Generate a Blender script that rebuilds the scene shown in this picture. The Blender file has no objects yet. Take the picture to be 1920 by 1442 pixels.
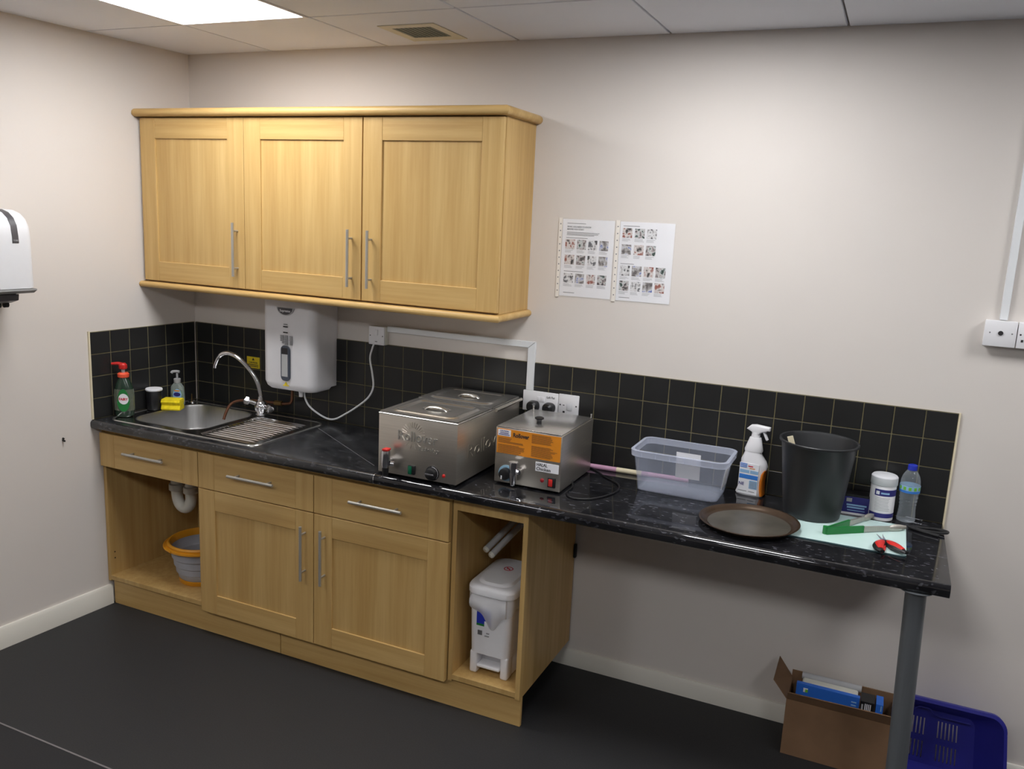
import bpy, bmesh, math, random
from mathutils import Vector, Matrix
random.seed(7)
scene = bpy.context.scene
COL = scene.collection
PI = math.pi

# ------------------------------------------------------------------ materials
def s2l(c):
    c /= 255.0
    return c / 12.92 if c <= 0.04045 else ((c + 0.055) / 1.055) ** 2.4
def S(r, g, b): return (s2l(r), s2l(g), s2l(b), 1.0)

def new_mat(name):
    m = bpy.data.materials.new(name); m.use_nodes = True
    nt = m.node_tree; nt.nodes.clear()
    out = nt.nodes.new('ShaderNodeOutputMaterial')
    p = nt.nodes.new('ShaderNodeBsdfPrincipled')
    nt.links.new(p.outputs[0], out.inputs[0])
    return m, nt, p, out

def noise_fac(nt, scale=(1, 1, 1), nscale=5.0, detail=3.0, rough=0.5, coord='Object', rot=(0, 0, 0)):
    tc = nt.nodes.new('ShaderNodeTexCoord'); mp = nt.nodes.new('ShaderNodeMapping')
    mp.inputs['Scale'].default_value = scale; mp.inputs['Rotation'].default_value = rot
    n = nt.nodes.new('ShaderNodeTexNoise'); n.inputs['Scale'].default_value = nscale
    n.inputs['Detail'].default_value = detail; n.inputs['Roughness'].default_value = rough
    nt.links.new(tc.outputs[coord], mp.inputs[0]); nt.links.new(mp.outputs[0], n.inputs['Vector'])
    return n.outputs[0]
def ramp(nt, fac, stops):
    r = nt.nodes.new('ShaderNodeValToRGB')
    e = r.color_ramp.elements
    while len(e) < len(stops): e.new(0.5)
    for i, (pos, c) in enumerate(stops): e[i].position = pos; e[i].color = c
    nt.links.new(fac, r.inputs[0]); return r.outputs[0]
def bump(nt, p, fac, strength=0.1, dist=0.002):
    b = nt.nodes.new('ShaderNodeBump'); b.inputs['Strength'].default_value = strength; b.inputs['Distance'].default_value = dist
    nt.links.new(fac, b.inputs['Height']); nt.links.new(b.outputs[0], p.inputs['Normal'])

def plain(name, col, rough=0.5, metal=0.0, var=0.06, nscale=12.0, spec=0.5, coat=0.0):
    """plain procedural material with a light tonal variation"""
    m, nt, p, _ = new_mat(name)
    p.inputs['Roughness'].default_value = rough; p.inputs['Metallic'].default_value = metal
    p.inputs['Specular IOR Level'].default_value = spec; p.inputs['Coat Weight'].default_value = coat
    f = noise_fac(nt, nscale=nscale)
    a = tuple(max(0, c * (1 - var)) for c in col[:3]) + (1,); b = tuple(min(1, c * (1 + var)) for c in col[:3]) + (1,)
    nt.links.new(ramp(nt, f, [(0.3, a), (0.7, b)]), p.inputs['Base Color'])
    return m
def veil(name, col, opacity, rough=0.3, spec=0.5, edge=0.45):
    """cloudy see-through plastic"""
    m, nt, p, out = new_mat(name)
    p.inputs['Base Color'].default_value = col; p.inputs['Roughness'].default_value = rough; p.inputs['Specular IOR Level'].default_value = spec
    t = nt.nodes.new('ShaderNodeBsdfTransparent'); mx = nt.nodes.new('ShaderNodeMixShader')
    lw = nt.nodes.new('ShaderNodeLayerWeight'); lw.inputs[0].default_value = 0.25
    mr = nt.nodes.new('ShaderNodeMapRange'); mr.inputs[3].default_value = opacity; mr.inputs[4].default_value = min(1, opacity + edge)
    nt.links.new(lw.outputs['Facing'], mr.inputs[0]); nt.links.new(mr.outputs[0], mx.inputs[0])
    nt.links.new(t.outputs[0], mx.inputs[1]); nt.links.new(p.outputs[0], mx.inputs[2]); nt.links.new(mx.outputs[0], out.inputs[0])
    return m
def wood(name, vertical=True, tint=1.0):
    m, nt, p, _ = new_mat(name)
    sc = (26, 26, 1.1) if vertical else (1.1, 26, 26)
    f = noise_fac(nt, sc, 1.6, 5.0, 0.6)
    c1, c2, c3 = [tuple(x * tint for x in c[:3]) + (1,) for c in (S(194, 160, 101), S(205, 172, 114), S(216, 186, 128))]
    broad = noise_fac(nt, (5, 5, 0.25) if vertical else (0.25, 5, 5), 1.5, 2.0)
    col = ramp(nt, f, [(0.28, c1), (0.5, c2), (0.75, c3)])
    col2 = ramp(nt, broad, [(0.35, S(236, 226, 208)), (0.65, S(255, 252, 246))])
    mx = nt.nodes.new('ShaderNodeMixRGB'); mx.blend_type = 'MULTIPLY'; mx.inputs[0].default_value = 0.8
    nt.links.new(col, mx.inputs[1]); nt.links.new(col2, mx.inputs[2]); nt.links.new(mx.outputs[0], p.inputs['Base Color'])
    p.inputs['Roughness'].default_value = 0.42; p.inputs['Specular IOR Level'].default_value = 0.35
    return m
def paint(name, col, rough=0.6):
    m, nt, p, _ = new_mat(name)
    f = noise_fac(nt, nscale=2.2, detail=4.0)
    a = tuple(c * 0.975 for c in col[:3]) + (1,)
    nt.links.new(ramp(nt, f, [(0.35, a), (0.65, col)]), p.inputs['Base Color'])
    p.inputs['Roughness'].default_value = rough; p.inputs['Specular IOR Level'].default_value = 0.3
    bump(nt, p, noise_fac(nt, nscale=160.0, detail=2.0), 0.06, 0.001)
    return m
def granite(name, base, fleck, rough, sharp=0.70):
    m, nt, p, _ = new_mat(name)
    f = noise_fac(nt, (1.0, 1.9, 1.9), 42.0, 2.0, 0.5)
    f2 = noise_fac(nt, (1, 1, 1), 9.0, 4.0, 0.6)
    col = ramp(nt, f, [(0.0, base), (sharp - 0.05, base), (sharp, fleck)])
    col2 = ramp(nt, f2, [(0.35, S(150, 150, 155)), (0.65, S(255, 255, 255))])
    mx = nt.nodes.new('ShaderNodeMixRGB'); mx.blend_type = 'MULTIPLY'; mx.inputs[0].default_value = 1.0
    nt.links.new(col, mx.inputs[1]); nt.links.new(col2, mx.inputs[2]); nt.links.new(mx.outputs[0], p.inputs['Base Color'])
    p.inputs['Roughness'].default_value = rough; p.inputs['IOR'].default_value = 1.7
    return m
def steel(name, col, rough, stretch=(1, 1, 60), metal=1.0):
    m, nt, p, _ = new_mat(name)
    f = noise_fac(nt, stretch, 6.0, 3.0)
    a = tuple(c * 0.9 for c in col[:3]) + (1,)
    nt.links.new(ramp(nt, f, [(0.3, a), (0.7, col)]), p.inputs['Base Color'])
    p.inputs['Metallic'].default_value = metal; p.inputs['Roughness'].default_value = rough
    return m
def emit(name, col, strength):
    m, nt, p, out = new_mat(name)
    e = nt.nodes.new('ShaderNodeEmission'); e.inputs[0].default_value = col; e.inputs[1].default_value = strength
    nt.links.new(e.outputs[0], out.inputs[0]); return m
def picture_mat(name, stops, sc):
    m, nt, p, _ = new_mat(name)
    f = noise_fac(nt, (1, 1, 1), sc, 2.5, 0.55)
    nt.links.new(ramp(nt, f, stops), p.inputs['Base Color']); p.inputs['Roughness'].default_value = 0.5
    return m

LIGHT_STRENGTH = 19.0
M = dict(
    wall=paint('wall_paint', S(220, 213, 207)), ceil=paint('ceiling_tile', S(238, 241, 250), 0.85), grid=plain('ceiling_groove', S(120, 116, 112), 0.8),
    base=paint('skirting_paint', S(226, 222, 212), 0.4),
    woodv=wood('maple_vertical'), woodh=wood('maple_horizontal', False),
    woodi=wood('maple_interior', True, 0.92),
    top_l=granite('worktop_laminate_matt', S(44, 45, 47), S(80, 80, 84), 0.24, 0.645),
    top_r=granite('worktop_laminate_gloss', S(35, 35, 38), S(86, 86, 92), 0.06, 0.667),
    tile=plain('black_tile', S(38, 38, 38), 0.32, 0, 0.12, 5.0, 0.4), grout=plain('grout', S(118, 110, 80), 0.9, 0, 0.2, 30.0),
    stripw=plain('ivory_strip', S(236, 230, 222), 0.5), cream=plain('cream_trim', S(226, 214, 184), 0.5),
    white=plain('white_plastic', S(232, 231, 234), 0.32, 0, 0.02), whitem=plain('white_matt_plastic', S(216, 217, 221), 0.5, 0, 0.02),
    offw=plain('ivory_plastic', S(214, 212, 202), 0.5, 0, 0.05), trunk=plain('trunking_plastic', S(226, 228, 230), 0.45, 0, 0.02),
    grey=plain('grey_plastic', S(120, 120, 122), 0.45), lgrey=plain('light_grey', S(172, 172, 174), 0.5), dgrey=plain('dark_grey_plastic', S(72, 70, 74), 0.4),
    black=plain('black_plastic', S(26, 26, 28), 0.38), blackm=plain('black_rubber', S(24, 24, 26), 0.7), ink=plain('black_ink', S(40, 38, 40), 0.7), greyink=plain('grey_ink', S(128, 128, 130), 0.7),
    bucket=plain('bucket_black_plastic', S(40, 41, 43), 0.42, 0, 0.08, 8.0),
    steel=steel('brushed_steel', S(218, 211, 200), 0.33, (1, 1, 60), 0.92), steelx=steel('brushed_steel_lengthways', S(206, 201, 194), 0.33, (60, 1, 1)),
    lid=steel('polished_steel_lid', S(216, 214, 210), 0.27, (8, 8, 8), 0.93), sink=steel('sink_steel', S(196, 195, 194), 0.2, (30, 2, 2)), bowl=steel('sink_bowl_steel', S(186, 185, 184), 0.36, (30, 2, 2)),
    chrome=steel('chrome', S(232, 232, 236), 0.13, (3, 3, 3)), nickel=steel('brushed_nickel', S(186, 182, 174), 0.42, (40, 40, 2), 0.6),
    pole=steel('grey_metal_leg', S(112, 116, 120), 0.4, (20, 20, 1), 0.35),
    copper=steel('tarnished_copper', S(104, 66, 44), 0.45, (10, 10, 10), 0.5), brass=steel('dull_brass', S(120, 96, 56), 0.45, (10, 10, 10), 0.7),
    floor=None, floor2=None, seam=plain('floor_seam', S(120, 116, 116), 0.5),
    red=plain('red_plastic', S(206, 44, 40), 0.35), orange_red=plain('coral_plastic', S(236, 92, 62), 0.35), redink=plain('red_ink', S(200, 36, 60), 0.6), darkred=plain('dark_red', S(150, 30, 40), 0.3),
    green=plain('green_plastic', S(24, 118, 52), 0.4), green2=plain('green_label', S(28, 122, 56), 0.5), dkgreen=plain('green_switch', S(10, 96, 66), 0.25), lime=plain('lime', S(120, 190, 60), 0.5),
    blue=plain('blue_plastic', S(46, 46, 142), 0.35), bluecap=plain('blue_cap', S(40, 56, 178), 0.35), navy=plain('navy_print', S(44, 44, 120), 0.5), sky=plain('blue_print', S(58, 128, 214), 0.5), carton=plain('blue_carton', S(46, 112, 214), 0.5), pale=plain('pale_blue_print', S(150, 190, 226), 0.5),
    yellow=plain('yellow_sticker', S(226, 200, 30), 0.5), sponge=plain('yellow_sponge', S(238, 214, 24), 0.9, 0, 0.12, 60), amber=plain('amber_plastic', S(222, 152, 34), 0.4, 0, 0.08), orange=plain('orange_label', S(226, 140, 30), 0.5), orange2=plain('orange_liquid', S(206, 116, 28), 0.4),
    cardboard=plain('cardboard', S(132, 101, 74), 0.85, 0, 0.1, 9.0), paper=plain('white_paper', S(236, 236, 240), 0.7, 0, 0.02), mint=plain('mint_glass', S(206, 232, 228), 0.15, 0, 0.02), mintedge=plain('glass_edge', S(70, 96, 100), 0.2),
    tray=plain('brown_tray', S(74, 58, 44), 0.33, 0.55, 0.25, 6.0), trayin=plain('worn_tray', S(100, 95, 86), 0.34, 0.5, 0.3, 9.0), pink=plain('pink_handle', S(196, 150, 178), 0.5), purple=plain('grey_silicone', S(168, 170, 178), 0.55, 0, 0.08),
    silicon=plain('glass_gauge', S(176, 178, 178), 0.25), slate=plain('slate_surround', S(62, 70, 82), 0.35), dialblue=plain('dial_blue', S(150, 190, 214), 0.4),
    box=veil('clear_plastic', S(206, 214, 234), 0.10, 0.2, 0.5, 0.25), boxrim=veil('clear_plastic_rim', S(216, 222, 240), 0.32, 0.2, 0.5, 0.35), liner=veil('bin_liner', S(240, 240, 242), 0.5, 0.3, 0.5, 0.35), bottle=veil('clear_bottle', S(214, 224, 232), 0.1, 0.05, 1.0),
    soapclear=veil('clear_soap_bottle', S(196, 206, 200), 0.35, 0.15), fairy=plain('dark_green_liquid', S(40, 58, 46), 0.2, 0, 0.1), fairyclear=veil('clear_olive_plastic', S(120, 126, 110), 0.6, 0.15), soapgreen=plain('green_soap', S(58, 128, 84), 0.25), sleeve=veil('plastic_pocket', S(236, 234, 232), 0.03, 0.12, 0.5, 0.1),
    vent=plain('vent_cream', S(224, 218, 196), 0.6), ventdark=plain('vent_grille', S(112, 116, 102), 0.6), shade_black=plain('dark_gap', S(30, 28, 24), 0.8),  # dark_gap: vent-gap and screw-hole shade put into colour; also colours the wall screw
    light=emit('light_diffuser', (0.985, 0.99, 1.0, 1), LIGHT_STRENGTH),
)
def floor_mat(name, a, b):
    m, nt, p, _ = new_mat(name)
    f = noise_fac(nt, nscale=240.0, detail=2.0, rough=0.7)
    nt.links.new(ramp(nt, f, [(0.35, a), (0.68, b)]), p.inputs['Base Color'])
    p.inputs['Roughness'].default_value = 0.55; p.inputs['Specular IOR Level'].default_value = 0.35
    bump(nt, p, noise_fac(nt, nscale=90.0), 0.08, 0.001)
    return m
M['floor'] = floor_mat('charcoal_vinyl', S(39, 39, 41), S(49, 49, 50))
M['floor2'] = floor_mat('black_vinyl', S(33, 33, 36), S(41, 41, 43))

# ------------------------------------------------------------------ mesh builder
class MB:
    def __init__(self): self.bm = bmesh.new(); self.mats = []
    def mi(self, m):
        m = M[m] if isinstance(m, str) else m
        if m not in self.mats: self.mats.append(m)
        return self.mats.index(m)
    def take(self, t, mat, mtx=None):
        i = self.mi(mat); vs = {}
        for v in t.verts: vs[v] = self.bm.verts.new(mtx @ v.co if mtx else v.co)
        for f in t.faces:
            try: g = self.bm.faces.new([vs[v] for v in f.verts])
            except ValueError: continue
            g.material_index = i; g.smooth = True
        t.free(); return self
    def box(self, x0, x1, y0, y1, z0, z1, mat, bev=0.0, seg=2, mtx=None, edit=None):
        t = bmesh.new(); bmesh.ops.create_cube(t, size=1)
        for v in t.verts: v.co = Vector(((x0 + x1) / 2 + v.co.x * (x1 - x0), (y0 + y1) / 2 + v.co.y * (y1 - y0), (z0 + z1) / 2 + v.co.z * (z1 - z0)))
        if edit:
            for v in t.verts: v.co = edit(v.co.copy())
        if bev: bmesh.ops.bevel(t, geom=list(t.edges), offset=bev, segments=seg, affect='EDGES', profile=0.5)
        return self.take(t, mat, mtx)
    def prism(self, poly, axis, lo, hi, mat, bev=0.0, seg=2, mtx=None):
        """poly of 2D points swept along axis x, y or z (the 2D axes keep their order)"""
        t = bmesh.new()
        def P(a, b, c): return {'x': (c, a, b), 'y': (a, c, b), 'z': (a, b, c)}[axis]
        A = [t.verts.new(P(a, b, lo)) for a, b in poly]; B = [t.verts.new(P(a, b, hi)) for a, b in poly]
        n = len(poly)
        t.faces.new(A); t.faces.new(B[::-1])
        for k in range(n): t.faces.new([A[k], B[k], B[(k + 1) % n], A[(k + 1) % n]])
        bmesh.ops.recalc_face_normals(t, faces=t.faces)
        if bev:
            es = [e for e in t.edges if (e.verts[0] in A) == (e.verts[1] in A)]
            bmesh.ops.bevel(t, geom=es, offset=bev, segments=seg, affect='EDGES', profile=0.5)
        return self.take(t, mat, mtx)
    def lathe(self, prof, c, mat, n=36, sx=1.0, sy=1.0, rot=0.0, caps=True, tilt=None):
        """profile of (radius, height) pairs turned round c; rows with radius 0 close the shape"""
        t = bmesh.new(); rings = []
        for r, z in prof:
            if r <= 1e-6: rings.append([t.verts.new((0, 0, z))])
            else: rings.append([t.verts.new((r * sx * math.cos(2 * PI * k / n), r * sy * math.sin(2 * PI * k / n), z)) for k in range(n)])
        for a, b in zip(rings, rings[1:]):
            for k in range(n):
                j = (k + 1) % n
                if len(a) == 1 and len(b) == 1: continue
                if len(a) == 1: t.faces.new([a[0], b[k], b[j]])
                elif len(b) == 1: t.faces.new([a[k], a[j], b[0]])
                else: t.faces.new([a[k], a[j], b[j], b[k]])
        if caps:
            if len(rings[0]) > 1: t.faces.new(rings[0][::-1])
            if len(rings[-1]) > 1: t.faces.new(rings[-1])
        bmesh.ops.recalc_face_normals(t, faces=t.faces)
        mt = Matrix.Translation(c) @ (tilt if tilt else Matrix.Identity(4)) @ Matrix.Rotation(rot, 4, 'Z')
        return self.take(t, mat, mt)
    def cyl(self, p0, p1, r0, mat, r1=None, n=20, caps=True):
        p0, p1 = Vector(p0), Vector(p1); d = p1 - p0; r1 = r0 if r1 is None else r1
        q = Vector((0, 0, 1)).rotation_difference(d.normalized()).to_matrix().to_4x4()
        return self.lathe([(r0, 0), (r1, d.length)], p0, mat, n, caps=caps, tilt=q)
    def tube(self, pts, r, mat, n=12, smooth=True, sub=6, flat=None):
        pts = [Vector(p) for p in pts]
        if smooth and len(pts) > 2:
            out = []
            for i in range(len(pts) - 1):
                p0 = pts[max(i - 1, 0)]; p1 = pts[i]; p2 = pts[i + 1]; p3 = pts[min(i + 2, len(pts) - 1)]
                for s in range(sub):
                    u = s / sub
                    out.append(0.5 * ((2 * p1) + (-p0 + p2) * u + (2 * p0 - 5 * p1 + 4 * p2 - p3) * u * u + (-p0 + 3 * p1 - 3 * p2 + p3) * u ** 3))
            pts = out + [pts[-1]]
        t = bmesh.new(); rings = []; up = None
        for i, p in enumerate(pts):
            d = (pts[min(i + 1, len(pts) - 1)] - pts[max(i - 1, 0)]).normalized()
            if up is None: up = Vector((0, 0, 1)) if abs(d.z) < 0.9 else Vector((0, 1, 0))
            a = d.cross(up).normalized(); b = a.cross(d).normalized(); up = b
            fa, fb = flat if flat else (1, 1)
            rr = r(i / (len(pts) - 1)) if callable(r) else r
            rings.append([t.verts.new(p + a * rr * fa * math.cos(2 * PI * k / n) + b * rr * fb * math.sin(2 * PI * k / n)) for k in range(n)])
        for A, B in zip(rings, rings[1:]):
            for k in range(n): t.faces.new([A[k], A[(k + 1) % n], B[(k + 1) % n], B[k]])
        t.faces.new(rings[0][::-1]); t.faces.new(rings[-1])
        bmesh.ops.recalc_face_normals(t, faces=t.faces)
        return self.take(t, mat)
    def loft(self, secs, mat, n=40, caps=True, mtx=None, power=2.6):
        """sections (z, half_x, half_y, cx, cy) of super-ellipses joined into a skin"""
        t = bmesh.new(); rings = []
        for z, hx, hy, cx, cy in secs:
            ring = []
            for k in range(n):
                a = 2 * PI * k / n; ca, sa = math.cos(a), math.sin(a)
                ring.append(t.verts.new((cx + hx * math.copysign(abs(ca) ** (2 / power), ca), cy + hy * math.copysign(abs(sa) ** (2 / power), sa), z)))
            rings.append(ring)
        for A, B in zip(rings, rings[1:]):
            for k in range(n): t.faces.new([A[k], A[(k + 1) % n], B[(k + 1) % n], B[k]])
        if caps: t.faces.new(rings[0][::-1]); t.faces.new(rings[-1])
        bmesh.ops.recalc_face_normals(t, faces=t.faces)
        return self.take(t, mat, mtx)
    def field(self, x0, x1, y0, y1, nx, ny, f, mat, thick=0.003, mtx=None):
        """a plate whose upper side follows z = f(x, y)"""
        t = bmesh.new(); T = []; B = []
        for j in range(ny + 1):
            for i in range(nx + 1):
                x = x0 + (x1 - x0) * i / nx; y = y0 + (y1 - y0) * j / ny; z = f(x, y)
                T.append(t.verts.new((x, y, z))); B.append(t.verts.new((x, y, z - thick)))
        w = nx + 1
        for j in range(ny):
            for i in range(nx):
                a = j * w + i
                t.faces.new([T[a], T[a + 1], T[a + w + 1], T[a + w]]); t.faces.new([B[a], B[a + w], B[a + w + 1], B[a + 1]])
        for i in range(nx):
            t.faces.new([T[i], B[i], B[i + 1], T[i + 1]]); a = ny * w + i; t.faces.new([T[a], T[a + 1], B[a + 1], B[a]])
        for j in range(ny):
            a = j * w; t.faces.new([T[a], T[a + w], B[a + w], B[a]]); a += nx; t.faces.new([T[a], B[a], B[a + w], T[a + w]])
        return self.take(t, mat, mtx)
    def text(self, s, size, o, mat, xd=(1, 0, 0), yd=(0, 0, 1), depth=0.0006, align='LEFT', bold=0.0, shear=0.0, fit=None):
        cu = bpy.data.curves.new('t', 'FONT'); cu.body = s; cu.size = size; cu.extrude = depth; cu.align_x = align; cu.offset = bold * size; cu.shear = shear; cu.resolution_u = 2
        ob = bpy.data.objects.new('t', cu); COL.objects.link(ob)
        dg = bpy.context.evaluated_depsgraph_get(); me = bpy.data.meshes.new_from_object(ob.evaluated_get(dg))
        t = bmesh.new(); t.from_mesh(me)
        if fit and len(t.verts):
            w = max(v.co.x for v in t.verts) - min(v.co.x for v in t.verts)
            for v in t.verts: v.co.x *= fit / w
        bpy.data.objects.remove(ob); bpy.data.curves.remove(cu); bpy.data.meshes.remove(me)
        X = Vector(xd).normalized(); Y = Vector(yd).normalized(); Z = X.cross(Y)
        m = Matrix(((X.x, Y.x, Z.x, o[0]), (X.y, Y.y, Z.y, o[1]), (X.z, Y.z, Z.z, o[2]), (0, 0, 0, 1)))
        return self.take(t, mat, m)
    def build(self, name, parent=None, loc=None, local=False, angle=35):
        off = Vector((0, 0, 0))
        if not local:
            q = parent
            while q: off += q.location; q = q.parent
        if parent is None and loc is not None: off = Vector(loc)
        for v in self.bm.verts: v.co -= off
        me = bpy.data.meshes.new(name); self.bm.to_mesh(me); self.bm.free()
        for m in self.mats: me.materials.append(m)
        me.set_sharp_from_angle(angle=math.radians(angle))
        o = bpy.data.objects.new(name, me); COL.objects.link(o)
        if parent: o.parent = parent
        elif loc is not None: o.location = loc
        return o

def tag(o, label, cat, group=None):
    o['label'] = label; o['category'] = cat
    if group: o['group'] = group
    return o
def thing(name, label, cat, loc=(0, 0, 0), rz=0.0, group=None):
    o = bpy.data.objects.new(name, None); COL.objects.link(o); o.empty_display_size = 0.05
    o.location = loc; o.rotation_euler = (0, 0, rz)
    return tag(o, label, cat, group)
def struct(mb, name):
    o = mb.build(name); o['kind'] = 'structure'; return o
def box1(name, parent, x0, x1, y0, y1, z0, z1, mat, bev=0.0, seg=2, local=False):
    return MB().box(x0, x1, y0, y1, z0, z1, mat, bev, seg).build(name, parent, local=local)
def rrect(x0, x1, y0, y1, r, n=6):
    P = []
    for cx, cy, a0 in ((x1 - r, y1 - r, 0), (x0 + r, y1 - r, 90), (x0 + r, y0 + r, 180), (x1 - r, y0 + r, 270)):
        for k in range(n + 1):
            a = math.radians(a0 + 90 * k / n); P.append((cx + r * math.cos(a), cy + r * math.sin(a)))
    return P
def sstep(a, b, x):
    t = min(1, max(0, (x - a) / (b - a))); return t * t * (3 - 2 * t)
def rr_dist(x, y, x0, x1, y0, y1, r):
    """signed distance inside (+) a rounded rectangle"""
    cx, cy = (x0 + x1) / 2, (y0 + y1) / 2; hx, hy = (x1 - x0) / 2 - r, (y1 - y0) / 2 - r
    dx, dy = abs(x - cx) - hx, abs(y - cy) - hy
    return -(math.hypot(max(dx, 0), max(dy, 0)) + min(max(dx, dy), 0) - r)

# ------------------------------------------------------------------ camera (fitted to the photograph)
cam = bpy.data.cameras.new('camera'); co = bpy.data.objects.new('camera', cam); COL.objects.link(co)
cam.sensor_fit = 'HORIZONTAL'; cam.sensor_width = 36.0; cam.lens = 36.0 * 1589.94 / 1920.0; cam.clip_start = 0.05
yw, pt, rl = [math.radians(a) for a in (-23.8334, -11.1806, 2.7095)]
f = Vector((math.sin(yw) * math.cos(pt), math.cos(yw) * math.cos(pt), math.sin(pt)))
rt = Vector((math.cos(yw), -math.sin(yw), 0)); up = rt.cross(f)
r2 = math.cos(rl) * rt + math.sin(rl) * up; u2 = -math.sin(rl) * rt + math.cos(rl) * up
co.matrix_world = Matrix(((r2.x, u2.x, -f.x, 3.1552), (r2.y, u2.y, -f.y, -3.2043), (r2.z, u2.z, -f.z, 1.8847), (0, 0, 0, 1)))
scene.camera = co

# ------------------------------------------------------------------ room shell
ZC = 2.5625; XR = 7.6; YF = -6.6
def lw(y): return -0.008 + 0.08 * y          # the left wall runs very slightly out of square
LROT = math.atan2(-0.08, 1.0)
mb = MB(); i1, i2 = -1.405, -1.405
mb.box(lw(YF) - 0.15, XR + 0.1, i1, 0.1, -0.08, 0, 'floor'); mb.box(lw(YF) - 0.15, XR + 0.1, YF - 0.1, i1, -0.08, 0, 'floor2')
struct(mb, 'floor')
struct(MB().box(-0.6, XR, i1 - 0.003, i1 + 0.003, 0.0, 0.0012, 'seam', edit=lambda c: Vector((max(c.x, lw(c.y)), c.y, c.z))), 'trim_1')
struct(MB().box(-0.3, XR + 0.1, 0, 0.1, 0, ZC + 0.1, 'wall'), 'wall_back')
struct(MB().prism([(lw(0.0), 0.0), (lw(YF), YF), (lw(YF) - 0.1, YF), (lw(0.0) - 0.1, 0.0)], 'z', 0, ZC + 0.1, 'wall'), 'wall_left')
struct(MB().box(XR, XR + 0.1, YF, 0, 0, ZC + 0.1, 'wall'), 'wall_right')
struct(MB().box(lw(YF) - 0.1, XR + 0.1, YF - 0.1, YF, 0, ZC + 0.1, 'wall'), 'wall_front')
# suspended ceiling: separate tiles in one sheet, with light panels let into some of its cells
gx = [lw(YF)] + [0.49 + 0.605 * k for k in range(12)] + [XR]; gx = [x for x in gx if x < XR - 0.05] + [XR]
gy = [0.0] + [-0.525 - 0.605 * k for k in range(11)]; gy = [y for y in gy if y > YF + 0.05] + [YF]
lights = [(1, 1), (4, 1), (7, 1), (1, 5), (4, 5), (7, 5)]  # the back-row panels are unseen, added for fill light
mb = MB()
for i in range(len(gx) - 1):
    for j in range(len(gy) - 1):
        if (i, j) in lights: continue
        x0 = gx[i] + (0.004 if i else 0); x1 = gx[i + 1] - (0.004 if i < len(gx) - 2 else 0); y1 = gy[j] - (0.004 if j else 0); y0 = gy[j + 1] + 0.004
        if i == 0:
            mb.prism([(lw(y0), y0), (x1, y0), (x1, y1), (lw(y1), y1)], 'z', ZC, ZC + 0.018, 'ceil')
        else: mb.box(x0, x1, y0, y1, ZC, ZC + 0.018, 'ceil', 0.002, 1)
mb.box(lw(YF) - 0.1, XR, YF, 0, ZC + 0.012, ZC + 0.1, 'grid')
struct(mb, 'ceiling')
for n, (i, j) in enumerate(lights):
    x0, x1, y0, y1 = gx[i], gx[i + 1], gy[j + 1], gy[j]
    t = thing('ceiling_light', ['square lit ceiling panel above the sink corner', 'square lit ceiling panel above the plastic box', 'square lit ceiling panel beyond the wall outlets', 'added unseen ceiling panel, fill light from the room facing the sink',
              'added unseen ceiling panel, fill light from the room facing the plastic box', 'added unseen ceiling panel, fill light from the room facing the wall outlets'][n], 'ceiling light', ((x0 + x1) / 2, (y0 + y1) / 2, ZC), 0, 'recessed ceiling lights')
    fr = MB()
    for a, b, c, d in ((x0, x1, y0, y0 + 0.016), (x0, x1, y1 - 0.016, y1), (x0, x0 + 0.016, y0 + 0.016, y1 - 0.016), (x1 - 0.016, x1, y0 + 0.016, y1 - 0.016)):
        fr.box(a + 0.002, b - 0.002, c + 0.0, d - 0.0, ZC - 0.003, ZC + 0.011, 'white', 0.001, 1)
    fr.build('frame', t)
    MB().box(x0 + 0.017, x1 - 0.017, y0 + 0.017, y1 - 0.017, ZC + 0.003, ZC + 0.008, 'light').build('diffuser', t)
t = thing('ceiling_vent', 'square cream ceiling vent with a grey grille', 'vent', (1.393, -0.213, ZC))
mb = MB()
for a, b, c, d in ((1.272, 1.514, -0.350, -0.306), (1.272, 1.514, -0.135, -0.078), (1.272, 1.310, -0.306, -0.135), (1.476, 1.514, -0.306, -0.135)):
    mb.box(a, b, c, d, ZC - 0.0035, ZC - 0.0003, 'vent', 0.001, 1)
mb.build('frame', t)
mb = MB(); mb.box(1.309, 1.477, -0.307, -0.134, ZC - 0.0012, ZC - 0.0003, 'shade_black')
for k in range(9): mb.box(1.312 + k * 0.0185, 1.326 + k * 0.0185, -0.303, -0.140, ZC - 0.003, ZC - 0.0012, 'ventdark')
mb.build('grille', t)
# skirting
mb = MB(); mb.prism([(0, 0), (0.016, 0), (0.016, 0.084), (0.009, 0.0955), (0, 0.0955)], 'y', -5.2, 0.0, 'base')
o = struct(mb, 'baseboard_left'); o.location = (lw(-0.5315), -0.5315, 0); o.rotation_euler = (0, 0, LROT)
mb = MB(); mb.prism([(0, 0), (-0.016, 0), (-0.016, 0.062), (-0.009, 0.074), (0, 0.074)], 'x', 2.0, XR, 'base'); struct(mb, 'baseboard_back')

# ------------------------------------------------------------------ tiled splashback
ZW = 0.904; ZT = 1.2988; WT = 0.0407; YW = -0.5963; XE = 3.4083
zr = [ZT - 0.1 * k for k in range(4)] + [ZW + 0.001]
t = thing('tile_splashback', 'black square tiles along the back wall above the worktop', 'splashback', (1.7, 0, ZW))
xs = [0.0] + [0.0085 + 0.1 * k for k in range(35)]; xs[-1] = XE
mb = MB()
for a, b in zip(xs, xs[1:]):
    for zb, za in zip(zr, zr[1:]): mb.box(a + 0.0016, b - 0.0016, -0.008, -0.001, za + 0.0016, zb - 0.0016, 'tile', 0.0012 if b - a > 0.02 else 0, 1)
mb.build('tile_face', t)
box1('grout', t, 0.001, XE, -0.0062, -0.0004, ZW + 0.001, ZT, 'grout')
box1('edge_trim', t, XE, XE + 0.006, -0.009, -0.0004, ZW - 0.02, ZT + 0.002, 'cream')
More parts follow.
